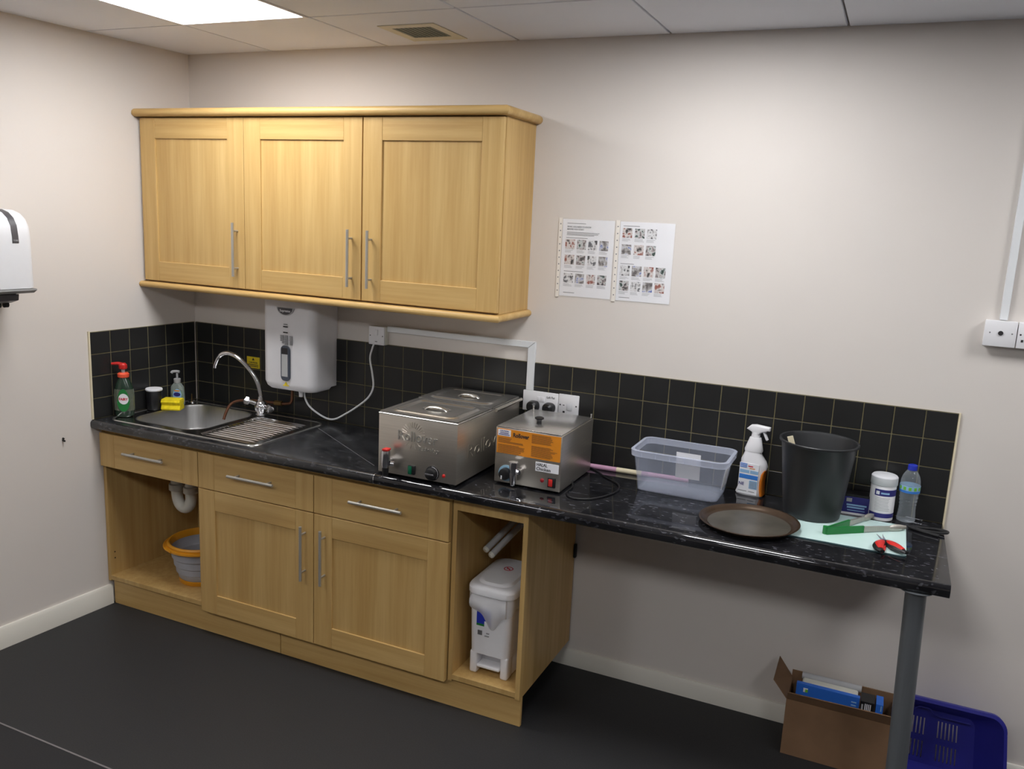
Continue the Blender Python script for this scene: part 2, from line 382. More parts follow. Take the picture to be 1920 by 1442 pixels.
t = thing('tile_splashback', 'black square tiles behind the washing-up bottle, on the side wall', 'splashback', (lw(0), 0, ZW), LROT)
ys = [-0.5836 + 0.1 * k for k in range(6)] + [-0.0105]; mb = MB()
for a, b in zip(ys, ys[1:]):
    for zb, za in zip(zr, zr[1:]): mb.box(0.001, 0.008, a + 0.0016, b - 0.0016, za - ZW + 0.0016, zb - ZW - 0.0016, 'tile', 0.0012, 1)
mb.build('tile_face', t, local=True)
box1('grout', t, 0, 0.0062, -0.5836, -0.0105, 0.001, ZT - ZW, 'grout', local=True)
box1('edge_trim', t, 0, 0.009, -0.5905, -0.5836, 0.001, ZT - ZW + 0.004, 'cream', local=True)

# ------------------------------------------------------------------ cabinets
def handle(parent, p, axis, length=0.235, name='handle'):
    """bar handle centred on p, standing proud of the face by 32 mm towards -y"""
    x, y, z = p; mb = MB(); yb = y - 0.032; h = length / 2; k = h - 0.035
    d = Vector((0, 0, 1)) if axis == 'z' else Vector((1, 0, 0)); c = Vector((x, yb, z))
    mb.cyl(c - d * h, c + d * h, 0.006, 'nickel', n=16)
    for s in (-k, k): q = c + d * s; mb.cyl(q, (q.x, y + 0.001, q.z), 0.0042, 'nickel', n=12)
    return mb.build(name, parent)
def shaker_door(parent, x0, x1, z0, z1, yf, rail=0.088, th=0.018):
    b = 0.0012
    d = MB().box(x0 + rail - 0.002, x1 - rail + 0.002, yf + 0.007, yf + th - 0.002, z0 + rail - 0.002, z1 - rail + 0.002, 'woodv').build('door', parent)
    for xa in (x0, x1 - rail): MB().box(xa, xa + rail, yf, yf + th, z0, z1, 'woodv', b, 1).build('stile', d)
    for za in (z0, z1 - rail): MB().box(x0 + rail, x1 - rail, yf + 0.0004, yf + th, za, za + rail, 'woodh', b, 1).build('rail', d)
    return d
def drawer_front(parent, x0, x1, z0, z1, yf, rail=0.088, th=0.018, name='drawer'):
    b = 0.001
    d = MB().box(x0 + rail, x1 - rail, yf + 0.0003, yf + th, z0, z1, 'woodh', b, 1).build(name, parent)
    for xa in (x0, x1 - rail): MB().box(xa, xa + rail, yf, yf + th, z0, z1, 'woodv', b, 1).build('stile', d)
    return d
WX = [-0.0149, 0.5779, 1.178, 1.7925]; WF = -0.296; WZ0, WZ1 = 1.5215, 2.2409
G = 'wall cabinets in a row above the sink'
labs = ['maple wall cabinet in the room corner, touching the side wall', 'maple wall cabinet directly above the white water heater', 'maple wall cabinet with its bare end panel showing, nearest the notices']
hx = [0.539, 1.131, 1.2255]
for k in range(3):
    x0, x1 = WX[k], WX[k + 1]
    t = thing('wall_cabinet', labs[k], 'wall cabinet', ((x0 + x1) / 2, WF / 2, WZ0), 0, G)
    y0 = WF + 0.0195; g2 = 0.0008 if k < 2 else 0
    MB().box(x0, x0 + 0.018, y0, -0.001, WZ0 - 0.006, WZ1 + 0.004, 'woodv', edit=lambda c: Vector((max(c.x, lw(c.y) + 0.001), c.y, c.z))).build('side_panel', t)
    MB().box(x1 - 0.018 - g2, x1 - g2, y0, -0.001, WZ0 - 0.006, WZ1 + 0.004, 'woodv').build('side_panel', t)
    for z, nm in ((WZ0 - 0.006, 'base_panel'), (1.87, 'shelf'), (WZ1 - 0.014, 'top_panel')): box1(nm, t, x0 + 0.018, x1 - 0.019, y0 + 0.001, -0.009, z, z + 0.018, 'woodi')
    box1('back_panel', t, x0 + 0.018, x1 - 0.019, -0.008, -0.001, WZ0 + 0.012, WZ1 - 0.014, 'woodi')
    gl = 0.0026 if k == 2 else 0.0012
    d = shaker_door(t, x0 + gl, x1 - (0.0026 if k == 1 else 0.0012), WZ0, WZ1, WF)
    handle(d, (hx[k], WF, 1.689), 'z', 0.23)
def moulding(name, label, z, prof, ov):
    """a moulding run along the cabinet fronts and back along the right side; prof = (out, z) points"""
    mb = MB(); t = bmesh.new(); rows = []
    for o, dz in prof:
        a = (lw(WF - o) + 0.001, WF - o, z + dz); b = (WX[3] + o - 0.0, WF - o, z + dz); c = (WX[3] + o, -0.001, z + dz)
        rows.append([t.verts.new(p) for p in (a, b, c)])
    n = len(rows)
    for k in range(n):
        A, B = rows[k], rows[(k + 1) % n]
        for s in range(2): t.faces.new([A[s], A[s + 1], B[s + 1], B[s]])
    t.faces.new([r[0] for r in rows]); t.faces.new([r[2] for r in rows][::-1])
    bmesh.ops.recalc_face_normals(t, faces=t.faces)
    mb.take(t, 'woodh'); return tag(mb.build(name, None, (0.9, WF, z), angle=28), label, 'moulding')
def arc(cx, cz, r, a0, a1, n=7): return [(cx + r * math.cos(math.radians(a0 + (a1 - a0) * k / n)), cz + r * math.sin(math.radians(a0 + (a1 - a0) * k / n))) for k in range(n + 1)]
moulding('cornice_moulding', 'maple cornice moulding along the top of the wall cabinets', 2.2459, [(-0.05, 0.0), (0.004, 0.0)] + arc(0.010, 0.0165, 0.0165, -70, 60) + [(0.012, 0.034), (-0.05, 0.034)], 0.03)
moulding('light_pelmet', 'rounded maple moulding along the underside of the wall cabinets', 1.4865, [(-0.03, 0.003), (0.0, 0.0)] + arc(0.006, 0.0135, 0.0135, -70, 75) + [(0.002, 0.0275), (-0.03, 0.0275)], 0.02)

BX = [-0.0430, 0.5416, 1.1471, 1.7627, 2.0706]; BF = -0.5639; BC = BF + 0.0195; ZB = 0.863
G = 'base cabinets under the worktop'
def carcass(t, x0, x1, end=False):
    ed = None
    if x0 < 0:
        MB().prism([(lw(BC) + 0.003, BC), (lw(BC) + 0.021, BC), (lw(-0.03) + 0.021, -0.03), (lw(-0.03) + 0.003, -0.03)], 'z', 0.1184, ZB - 0.001, 'woodi').build('side_panel', t)
        ed = lambda c: Vector((max(c.x, lw(c.y) + 0.0205), c.y, c.z)); x0 = -0.06
    else: box1('side_panel', t, x0, x0 + 0.018, BC, -0.03, 0.1184, ZB - 0.001, 'woodi')
    box1('side_panel', t, x1 - 0.019, x1 - 0.0006, BC, -0.03 if not end else -0.018, 0.1184, ZB - 0.001, 'woodv' if end else 'woodi')
    MB().box(x0 + 0.018, x1 - 0.019, BC, -0.037, 0.124, 0.146, 'woodi', 0.001, 1, edit=ed).build('base_panel', t)
    MB().box(x0 + 0.018, x1 - 0.019, -0.036, -0.03, 0.124, ZB - 0.02, 'woodi', edit=ed).build('back_panel', t)
    MB().box(x0 + 0.018, x1 - 0.019, BC, BC + 0.018, 0.811, ZB - 0.001, 'woodi', edit=ed).build('top_rail', t)
labs = ['open maple base cabinet under the sink, without a door', 'maple base cabinet with drawer and door, beside the open sink cabinet', 'maple base cabinet with drawer, below the two steel warmers', 'narrow open maple base cabinet holding the white pedal bin']
hd = [0.251, 0.849, 1.4535]
for k in range(4):
    x0, x1 = BX[k], BX[k + 1]
    t = thing('base_cabinet', labs[k], 'base cabinet', ((x0 + x1) / 2, BF / 2, 0.1184), 0, G)
    carcass(t, x0 + (0.004 if k == 3 else 0), x1, k == 3)
    if k < 3:
        d = drawer_front(t, x0 + 0.0015, x1 - 0.002, 0.6862, 0.8415, BF); handle(d, (hd[k], BF, 0.7745), 'x', 0.236)
    if k in (1, 2):
        d = shaker_door(t, x0 + 0.0015, x1 - 0.002, 0.1166, 0.6815, BF); handle(d, ((1.1055, 1.2018)[k - 1], BF, 0.5115), 'z', 0.232)
    if k == 3: MB().box(2.0706, 2.081, -0.036, -0.018, 0.50, 0.56, 'blackm', 0.003).build('bracket', t)
    if k == 0:
        for z in (0.225, 0.255): MB().cyl((lw(-0.52) + 0.0205, -0.52, z), (lw(-0.52) + 0.0218, -0.52, z), 0.0035, 'shade_black', n=10).build('screw_hole', t)
t = MB().box(-0.052, 0.9455, -0.528, -0.512, 0.0005, 0.1184, 'woodh', 0.001, 1, edit=lambda c: Vector((max(c.x, lw(c.y) + 0.017), c.y, c.z)))
tag(t.build('plinth', None, (0.45, -0.52, 0)), 'maple plinth board running from the skirting under the sink cabinet', 'plinth', 'plinth boards')
t = MB().box(0.9495, 2.0706, -0.528, -0.512, 0.0005, 0.1184, 'woodh', 0.001, 1)
tag(t.build('plinth', None, (1.5, -0.52, 0)), 'maple plinth board running under the cabinet with the pedal bin', 'plinth', 'plinth boards')

# ------------------------------------------------------------------ worktops (post-formed front edge)
XJ = 1.446
SK = dict(x0=-0.004, x1=0.832, y0=-0.545, y1=-0.062)      # outer edge of the inset sink
def front_profile(yb, r=0.0125):
    z0, z1 = ZW - WT, ZW
    return [(yb, z0)] + [(YW + r + r * math.cos(math.radians(a)), z0 + r + r * math.sin(math.radians(a))) for a in (270, 247, 225, 202, 180)] + \
           [(YW + 0.016 + 0.016 * math.cos(math.radians(a)), z1 - 0.016 + 0.016 * math.sin(math.radians(a))) for a in (180, 157, 135, 112, 90)] + [(yb, z1)]
mb = MB(); e = lambda c: Vector((max(c.x, lw(c.y) + 0.0015), c.y, c.z))
mb.prism(front_profile(SK['y0'] + 0.012), 'x', -0.05, XJ, 'top_l')
for v in mb.bm.verts:
    if v.co.x < -0.04: v.co.x = lw(v.co.y) + 0.0015
mb.box(-0.08, XJ, SK['y1'] - 0.012, -0.0015, ZW - WT, ZW, 'top_l', edit=e)
mb.box(-0.08, SK['x0'] + 0.012, SK['y0'] + 0.012, SK['y1'] - 0.012, ZW - WT, ZW, 'top_l', edit=e)
mb.box(SK['x1'] - 0.012, XJ, SK['y0'] + 0.012, SK['y1'] - 0.012, ZW - WT, ZW, 'top_l')
tl = mb.build('worktop', None, (0.7, -0.3, ZW - WT))
jl = MB(); ja, jb = Vector((0.856, -0.147, 0)), Vector((1.385, -0.495, 0)); jn = Vector((0.55, 0.835, 0)) * 0.0008
jl.prism([(ja + jn)[:2], (ja - jn)[:2], (jb - jn)[:2], (jb + jn)[:2]], 'z', ZW - 0.002, ZW + 0.0002, 'grey'); jl.build('diagonal_line', tl)  # thin grey line laid diagonally across the worktop
tag(tl, 'dark grey speckled laminate worktop around the sink', 'worktop', 'worktops')
mb = MB(); mb.prism(front_profile(-0.0015), 'x', XJ + 0.0025, XE, 'top_r')
t = tag(mb.build('worktop', None, (2.4, -0.3, ZW - WT)), 'glossy black speckled laminate worktop running to the metal leg', 'worktop', 'worktops')
mb = MB(); mb.prism([(y * 1.0 - 0.0008 if y < -0.5 else y, z + (0.0006 if z > ZW - 0.02 else -0.0006)) for y, z in front_profile(-0.0015)], 'x', XJ, XJ + 0.0025, 'chrome')
tag(mb.build('jointing_strip', None, (XJ, -0.3, ZW - WT)), 'thin metal strip joining the matt and glossy worktops', 'strip')
# the steel leg at the free end
t = thing('support_pole', 'round grey metal leg holding up the free end of the worktop', 'pole', (3.352, -0.555, 0))
MB().cyl((3.348, -0.555, 0.012), (3.323, -0.555, ZW - WT - 0.006), 0.0295, 'pole', n=32).build('tube', t)
MB().lathe([(0.045, 0), (0.045, 0.006), (0.031, 0.012)], (3.348, -0.555, 0.0), 'pole').build('foot', t)
MB().lathe([(0.031, 0), (0.05, 0.004), (0.05, 0.006)], (3.3225, -0.555, ZW - WT - 0.0065), 'pole').build('fixing_plate', t)

# ------------------------------------------------------------------ sink, tap and plumbing
def skin(self, rings, mat, cap0=True, cap1=True):
    t = bmesh.new(); R = [[t.verts.new(p) for p in r] for r in rings]; n = len(rings[0])
    for A, B in zip(R, R[1:]):
        for k in range(n): t.faces.new([A[k], A[(k + 1) % n], B[(k + 1) % n], B[k]])
    if cap0: t.faces.new(R[0][::-1])
    if cap1: t.faces.new(R[-1])
    bmesh.ops.recalc_face_normals(t, faces=t.faces); return self.take(t, mat)
MB.skin = skin
def holed(self, outer, holes, z, mat):
    t = bmesh.new(); es = []
    for loop in [outer] + holes:
        vs = [t.verts.new((x, y, z)) for x, y in loop]
        es += [t.edges.new((vs[k], vs[(k + 1) % len(vs)])) for k in range(len(vs))]
    bmesh.ops.triangle_fill(t, edges=es, use_beauty=True)
    for f_ in t.faces:
        if f_.normal.z < 0: f_.normal_flip()
    return self.take(t, mat)
MB.holed = holed
t = thing('kitchen_sink', 'stainless steel inset sink with ribbed drainer set in the worktop', 'sink', (0.41, -0.3, ZW))
zs = ZW + 0.002
bw = dict(x0=0.064, x1=0.468, y0=-0.497, y1=-0.088)
def bowl_ring(d, z, r): return [(x, y, z) for x, y in rrect(bw['x0'] + d, bw['x1'] - d, bw['y0'] + d, bw['y1'] - d, r, 8)]
dr = (0.503, 0.792, -0.520, -0.135)
mb = MB()
mb.holed(rrect(SK['x0'], SK['x1'], SK['y0'], SK['y1'], 0.05, 8), [rrect(bw['x0'], bw['x1'], bw['y0'], bw['y1'], 0.09, 8), rrect(*dr, 0.02, 4)], zs, 'sink')
loop = [(x, y, ZW + 0.0028) for x, y in rrect(SK['x0'], SK['x1'], SK['y0'], SK['y1'], 0.05, 8)]
mb.skin([[(x, y, ZW + 0.0004) for x, y in rrect(SK['x0'] - 0.003, SK['x1'] + 0.003, SK['y0'] - 0.003, SK['y1'] + 0.003, 0.053, 8)], [(x, y, ZW + 0.0042) for x, y in rrect(SK['x0'] - 0.001, SK['x1'] + 0.001, SK['y0'] - 0.001, SK['y1'] + 0.001, 0.051, 8)],
         [(x, y, ZW + 0.0045) for x, y in rrect(SK['x0'] + 0.003, SK['x1'] - 0.003, SK['y0'] + 0.003, SK['y1'] - 0.003, 0.047, 8)], [(x, y, zs) for x, y in rrect(SK['x0'] + 0.007, SK['x1'] - 0.007, SK['y0'] + 0.007, SK['y1'] - 0.007, 0.043, 8)]], 'lid', False, False)
mb.build('deck', t)
mb = MB()
mb.skin([bowl_ring(-0.004, zs + 0.0004, 0.094), bowl_ring(0, zs + 0.0016, 0.09), bowl_ring(0.004, zs - 0.001, 0.086), bowl_ring(0.007, zs - 0.01, 0.083), bowl_ring(0.013, zs - 0.11, 0.08), bowl_ring(0.02, zs - 0.13, 0.075), bowl_ring(0.034, zs - 0.142, 0.06), bowl_ring(0.06, zs - 0.146, 0.05)], 'bowl', False, True)
mb.build('bowl', t)
def ridges(x, y):
    d = rr_dist(x, y, dr[0], dr[1], dr[2], dr[3], 0.02); z = zs - 0.006 * sstep(0, 0.012, d)
    k = (y - dr[2] - 0.02) / 0.0262; w = math.exp(-((k - round(k)) / 0.10) ** 2)
    if 0 <= round(k) <= 13: z += 0.0045 * w * sstep(0.012, 0.03, d)
    return z
MB().field(dr[0], dr[1], dr[2], dr[3], 24, 300, ridges, 'sink', 0.001).build('drainer', t)
MB().lathe([(0.036, 0), (0.04, 0.003), (0.03, 0.004), (0.022, 0.0015), (0.0, 0.0015)], (0.14, -0.175, zs - 0.1458), 'chrome', 28).build('waste_outlet', t)
mb = MB(); mb.lathe([(0.017, 0), (0.016, 0.006), (0.008, 0.009), (0.0, 0.009)], (0.0335, -0.078, zs), 'chrome', 20); mb.cyl((0.0335, -0.078, zs + 0.008), (0.0335, -0.078, zs + 0.04), 0.0028, 'brass', n=10)
mb.build('chain_stay', t)

t = thing('mixer_tap', 'chrome mixer tap with a tall swan-neck spout at the sink', 'tap', (0.492, -0.103, ZW))
mb = MB(); mb.lathe([(0.027, 0.002), (0.027, 0.008), (0.022, 0.012), (0.030, 0.03), (0.0315, 0.045), (0.024, 0.062), (0.015, 0.07), (0.0135, 0.09), (0.0, 0.09)], (0.492, -0.103, ZW + 0.0025), 'chrome', 32)
mb.cyl((0.48, -0.103, ZW + 0.052), (0.435, -0.115, ZW + 0.064), 0.011, 'chrome'); mb.cyl((0.505, -0.103, ZW + 0.05), (0.54, -0.112, ZW + 0.045), 0.011, 'chrome'); mb.build('tap_body', t)
MB().tube([(0.492, -0.103, 0.985), (0.4905, -0.103, 1.010), (0.470, -0.108, 1.074), (0.430, -0.118, 1.130), (0.374, -0.132, 1.178), (0.322, -0.142, 1.191), (0.286, -0.150, 1.172), (0.267, -0.155, 1.135), (0.262, -0.156, 1.116)], 0.0108, 'chrome', 16).build('spout', t)
for p, d in (((0.437, -0.115, 0.967), Vector((-0.95, -0.25, 0.25))), ((0.539, -0.112, 0.949), Vector((0.93, -0.25, -0.13)))):
    d.normalize(); q = Vector((0, 0, 1)).rotation_difference(d).to_matrix().to_4x4(); mb = MB()
    mb.lathe([(0.013, 0.0), (0.020, 0.006), (0.021, 0.022), (0.016, 0.028), (0.0, 0.029)], p, 'chrome', 6, tilt=q); mb.build('tap_handle', t)
t = thing('copper_pipe', 'bent brown copper pipe from the water heater into the sink', 'pipe', (0.45, -0.09, 0.96))
mb = MB(); mb.tube([(0.318, -0.165, 0.872), (0.320, -0.150, 0.905), (0.326, -0.128, 0.938), (0.350, -0.106, 0.956), (0.395, -0.088, 0.962), (0.46, -0.068, 0.963), (0.54, -0.056, 0.962), (0.60, -0.05, 0.966), (0.628, -0.05, 0.985), (0.634, -0.05, 1.066)], 0.0068, 'copper'); mb.build('pipe', t)
MB().cyl((0.535, -0.0565, 0.962), (0.575, -0.053, 0.964), 0.0125, 'brass', n=6).build('compression_joint', t)
t = thing('waste_trap', 'white plastic waste trap hanging under the sink', 'pipe', (0.19, -0.29, 0.5))
mb = MB(); mb.tube([(0.1080, -0.24, 0.753), (0.1130, -0.27, 0.708), (0.1300, -0.29, 0.638), (0.1390, -0.295, 0.568), (0.1420, -0.295, 0.498), (0.1580, -0.295, 0.458), (0.1860, -0.295, 0.445), (0.2140, -0.295, 0.458), (0.2290, -0.295, 0.498), (0.2300, -0.295, 0.568), (0.2300, -0.25, 0.608), (0.2300, -0.1, 0.618), (0.2300, -0.037, 0.618)], 0.0265, 'offw', 18); mb.build('pipe', t)
for x in (0.140, 0.2305): MB().lathe([(0.029, 0), (0.036, 0.004), (0.036, 0.032), (0.03, 0.036)], (x, -0.295, 0.525), 'offw', 14, caps=True).build('collar_nut', t)

# ------------------------------------------------------------------ things at the sink
t = thing('washing_up_bottle', 'green washing-up liquid bottle with red pump on the worktop corner', 'bottle', (0.016, -0.468, ZW + 0.0042), math.radians(22))
mb = MB(); mb.loft([(0.0005, 0.036, 0.028, 0, 0), (0.006, 0.041, 0.031, 0, 0), (0.05, 0.044, 0.033, 0, 0), (0.1, 0.044, 0.033, 0, 0), (0.135, 0.040, 0.030, 0, 0), (0.16, 0.030, 0.024, 0, 0), (0.175, 0.022, 0.020, 0, 0), (0.182, 0.018, 0.018, 0, 0)], 'fairy', power=2.2); mb.build('bottle_body', t, local=True)
mb = MB(); mb.loft([(0.03, 0.0448, 0.0335, 0, 0), (0.05, 0.0451, 0.0338, 0, 0), (0.1, 0.0451, 0.0338, 0, 0), (0.128, 0.0424, 0.0316, 0, 0)], 'fairyclear', power=2.2, caps=False); mb.build('clear_side', t, local=True)
mb = MB(); ell = [(0.012 + 0.030 * math.cos(a) * (0.85 if math.sin(a) > 0 else 1), 0.079 + 0.052 * math.sin(a)) for a in [2 * PI * k / 28 for k in range(28)]]
mb.prism(ell, 'y', -0.0352, -0.0325, 'green2'); mb.prism([(0.014 + 0.0235 * math.cos(a), 0.086 + 0.0245 * math.sin(a)) for a in [2 * PI * k / 28 for k in range(28)]], 'y', -0.036, -0.0351, 'paper')
lb = mb.build('label', t, local=True)
MB().text('FAIRY', 0.0165, (-0.0075, -0.0364, 0.080), 'redink', bold=0.02, fit=0.041).build('lettering', lb, local=True)
MB().lathe([(0.017, 0.178), (0.0245, 0.182), (0.0255, 0.196), (0.018, 0.203)], (0, 0, 0), 'orange_red', 24).build('collar', t, local=True)
mb = MB(); mb.cyl((0, 0, 0.2), (0, 0, 0.222), 0.008, 'silicon'); mb.lathe([(0.016, 0.219), (0.0185, 0.224), (0.0175, 0.238), (0.011, 0.245), (0, 0.246)], (0, 0, 0), 'red'); mb.tube([(0, 0, 0.236), (-0.02, -0.002, 0.242), (-0.05, -0.004, 0.240)], lambda u: 0.010 - 0.004 * u, 'red', 12); mb.build('pump_head', t, local=True)

t = thing('black_tub', 'small black tub with a white lid beside the sink', 'tub', (0.0175, -0.298, ZW + 0.0042))
MB().lathe([(0.033, 0.0005), (0.035, 0.004), (0.036, 0.092), (0.035, 0.094)], (0.0175, -0.298, ZW + 0.0042), 'black', 36).build('tub_body', t)
MB().lathe([(0.0365, 0.0905), (0.0385, 0.093), (0.0385, 0.0985), (0.0365, 0.101), (0.0, 0.1015)], (0.0175, -0.298, ZW + 0.0042), 'paper', 36).build('lid', t)
t = thing('soap_bottle', 'clear pump bottle of green hand soap behind the sponge', 'bottle', (0.030, -0.165, ZW + 0.0022), math.radians(20))
MB().loft([(0.0005, 0.031, 0.017, 0, 0), (0.006, 0.035, 0.019, 0, 0), (0.06, 0.034, 0.019, 0, 0), (0.09, 0.031, 0.018, 0, 0), (0.105, 0.02, 0.015, 0, 0), (0.112, 0.013, 0.013, 0, 0)], 'soapclear', power=2.3).build('bottle_body', t, local=True)
MB().loft([(0.003, 0.0325, 0.0175, 0, 0), (0.055, 0.032, 0.0172, 0, 0), (0.07, 0.031, 0.0168, 0, 0)], 'soapgreen', power=2.3).build('liquid_soap', t, local=True)
mb = MB(); mb.prism([(0.007 + 0.021 * math.cos(a), 0.052 + 0.03 * math.sin(a)) for a in [2 * PI * k / 24 for k in range(24)]], 'y', -0.0212, -0.0185, 'pale'); mb.prism([(0.007 + 0.017 * math.cos(a), 0.056 + 0.01 * math.sin(a)) for a in [2 * PI * k / 20 for k in range(20)]], 'y', -0.0217, -0.021, 'navy')
mb.box(-0.006, 0.02, -0.0217, -0.021, 0.071, 0.077, 'orange'); mb.build('label', t, local=True)
mb = MB(); mb.lathe([(0.0155, 0.11), (0.0165, 0.112), (0.0165, 0.130), (0.012, 0.132)], (0, 0, 0), 'lgrey', 24); mb.cyl((0, 0, 0.13), (0, 0, 0.157), 0.005, 'lgrey'); mb.tube([(0.012, 0.0, 0.164), (0.0, 0.0, 0.166), (-0.018, -0.006, 0.165), (-0.024, -0.008, 0.158)], 0.0065, 'lgrey'); mb.build('pump_head', t, local=True)
t = thing('sponge', 'yellow scouring sponge on the sink rim beside the black tub', 'sponge', (0.089, -0.255, ZW + 0.0045), math.radians(24)); t.scale = (1.0, 1.0, 1.15)
mb = MB(); w = 0.045
mb.prism([(-0.028, 0.0), (0.028, 0.0), (0.031, 0.006), (0.027, 0.015), (0.022, 0.021), (0.027, 0.027), (0.032, 0.034), (0.028, 0.042), (-0.028, 0.042), (-0.032, 0.034), (-0.027, 0.027), (-0.022, 0.021), (-0.027, 0.015), (-0.031, 0.006)], 'x', -w, w, 'sponge', 0.003, 2); mb.build('foam', t, local=True)
MB().box(-0.044, 0.044, -0.027, 0.027, 0.0416, 0.0455, 'sponge', 0.002).build('scouring_pad', t, local=True)
t = thing('warning_sticker', 'small yellow caution sticker on the black tiles above the tap', 'sticker', (0.366, -0.0082, 1.132))
MB().box(0.327, 0.405, -0.0092, -0.0081, 1.105, 1.160, 'yellow').build('sticker', t)
mb = MB(); mb.prism([(0.358, 1.143), (0.374, 1.143), (0.366, 1.156)], 'y', -0.0096, -0.0091, 'ink'); mb.text('CAUTION', 0.012, (0.366, -0.0094, 1.128), 'ink', align='CENTER', bold=0.01, fit=0.05)
for z in (1.120, 1.112): mb.box(0.335, 0.397, -0.0096, -0.0091, z, z + 0.0035, 'ink')
mb.build('lettering', t)

# ------------------------------------------------------------------ water heater, spur, trunking, sockets
t = thing('water_heater', 'white wall-hung water heater over the sink drainer', 'water heater', (0.707, -0.002, 1.062))
def plan(z, ins, fr=0.0, x0=0.569, x1=0.857, y0=-0.182, y1=-0.046, r=0.036):
    P = []; a0, a1, b0 = x0 + ins, x1 - ins, y0 + fr
    for cx, s, e_ in ((a1 - r, 0, -90), (a0 + r, -90, -180)):
        for k in range(11):
            a = math.radians(s + (e_ - s) * k / 10); P.append((cx + r * math.cos(a), b0 + r + r * math.sin(a), z))
    P += [(a0, y1, z), (a1, y1, z)]
    mid = (x0 + x1) / 2
    return [(x, y - (0.010 * (1 - ((x - mid) / 0.15) ** 2) if y < y1 - 0.001 else 0), zz) for x, y, zz in P]
mb = MB(); mb.skin([plan(1.062, 0.03, 0.035), plan(1.066, 0.016, 0.02), plan(1.078, 0.006, 0.008), plan(1.10, 0.0, 0.0), plan(1.468, 0.0, 0.0), plan(1.478, 0.004, 0.004), plan(1.484, 0.014, 0.014)], 'white'); mb.build('casing', t)
box1('back_plate', t, 0.563, 0.853, -0.047, -0.0005, 1.078, 1.480, 'white', 0.004)
yf = -0.1925; cxh = 0.7095
mb = MB(); half = [(cxh + 0.047 * math.cos(math.radians(a)), 1.443 + 0.034 * math.sin(math.radians(a))) for a in range(180, 361, 12)]
mb.prism(half, 'y', yf - 0.0008, yf + 0.004, 'lgrey'); mb.prism([(cxh + (x - cxh) * 0.86, 1.4415 + (z - 1.443) * 0.86) for x, z in half], 'y', yf - 0.0018, yf, 'dgrey'); bd = mb.build('badge', t)
MB().text('Supreme', 0.016, (cxh, yf - 0.002, 1.424), 'paper', align='CENTER', bold=0.01, fit=0.058).build('lettering', bd)
for z in (1.358, 1.332): MB().box(cxh - 0.012, cxh + 0.012, yf - 0.0006, yf + 0.002, z - 0.0025, z + 0.0025, 'ink').build('indicator_light', t)
mb = MB()
mb.box(cxh - 0.01, cxh + 0.01, yf - 0.0004, yf + 0.002, 1.367, 1.370, 'greyink')
for cx, w, n in ((-0.026, 0.004, 6), (-0.014, 0.006, 8), (0.004, 0.009, 9), (0.029, 0.009, 9)):
    for k in range(n): mb.box(cxh + cx - w * (0.7 + 0.3 * random.random()), cxh + cx + w, yf + 0.0002 - 0.0006, yf + 0.003, 1.316 - k * 0.0048, 1.3182 - k * 0.0048, 'greyink')
mb.build('lettering', t)
mb = MB(); mb.prism([(cxh + x, z) for x, z in rrect(-0.025, 0.025, 1.112, 1.273, 0.02, 6)], 'y', yf - 0.003, yf + 0.004, 'slate', 0.001, 1); g = mb.build('sight_gauge', t)
mb = MB(); mb.box(cxh - 0.019, cxh + 0.014, yf - 0.0042, yf - 0.002, 1.132, 1.2335, 'silicon', 0.0008, 1); mb.build('gauge_tube', g)
MB().box(cxh - 0.019, cxh + 0.014, yf - 0.0036, yf - 0.002, 1.2340, 1.262, 'ink').build('gauge_window', g)
mb = MB(); mb.prism([(cxh - 0.008, 1.094), (cxh + 0.006, 1.094), (cxh - 0.001, 1.106)], 'y', yf + 0.0005, yf + 0.005, 'yellow'); mb.box(cxh - 0.015, cxh + 0.014, yf + 0.0005, yf + 0.005, 1.0885, 1.0925, 'yellow'); mb.build('warning_mark', t)
MB().lathe([(0.009, -0.02), (0.010, 0.0), (0.013, 0.006), (0.013, 0.012)], (0.742, -0.125, 1.052), 'white', 16).build('outlet', t)
MB().tube([(0.752, -0.11, 1.068), (0.750, -0.108, 1.03), (0.766, -0.095, 0.985), (0.80, -0.07, 0.948), (0.838, -0.052, 0.927), (0.876, -0.045, 0.930), (0.925, -0.043, 0.958), (0.985, -0.042, 0.998), (1.050, -0.042, 1.052), (1.077, -0.042, 1.105), (1.071, -0.041, 1.165), (1.056, -0.038, 1.232), (1.062, -0.032, 1.275), (1.069, -0.026, 1.302)], 0.0042, 'trunk', 10).build('power_cable', t)
t = thing('fused_spur', 'white wall switch box feeding the water heater cable', 'switch', (1.087, -0.0005, 1.297))
box1('back_box', t, 1.046, 1.129, -0.028, -0.0005, 1.298, 1.379, 'offw', 0.002)
fp = box1('face_plate', t, 1.045, 1.1265, -0.036, -0.0275, 1.2975, 1.3795, 'white', 0.003)
box1('rocker', fp, 1.077, 1.094, -0.039, -0.0355, 1.340, 1.366, 'white', 0.0015)
for x in (1.054, 1.118): MB().cyl((x, -0.0365, 1.338), (x, -0.0355, 1.338), 0.0026, 'ink', n=12).build('screw', fp)
MB().box(1.079, 1.091, -0.0365, -0.0355, 1.311, 1.3135, 'ink').build('print', fp)
t = thing('cable_trunking', 'white L-shaped plastic trunking running down to the double socket', 'trunking', (1.8, -0.0005, 1.36))
mb = MB(); mb.prism([(1.1295, 1.3575), (1.812, 1.3585), (1.842, 1.3845), (1.1295, 1.3825)], 'y', -0.0165, -0.0005, 'trunk', 0.0015, 1); mb.build('horizontal_length', t)
mb = MB(); mb.prism([(1.8105, 1.182), (1.8425, 1.182), (1.8425, 1.3835), (1.8110, 1.3570)], 'y', -0.0163, -0.0005, 'trunk', 0.0012, 1); mb.build('vertical_length', t)
t = thing('double_socket', 'white double wall socket behind the steel warmers', 'socket', (1.878, -0.008, 1.098))
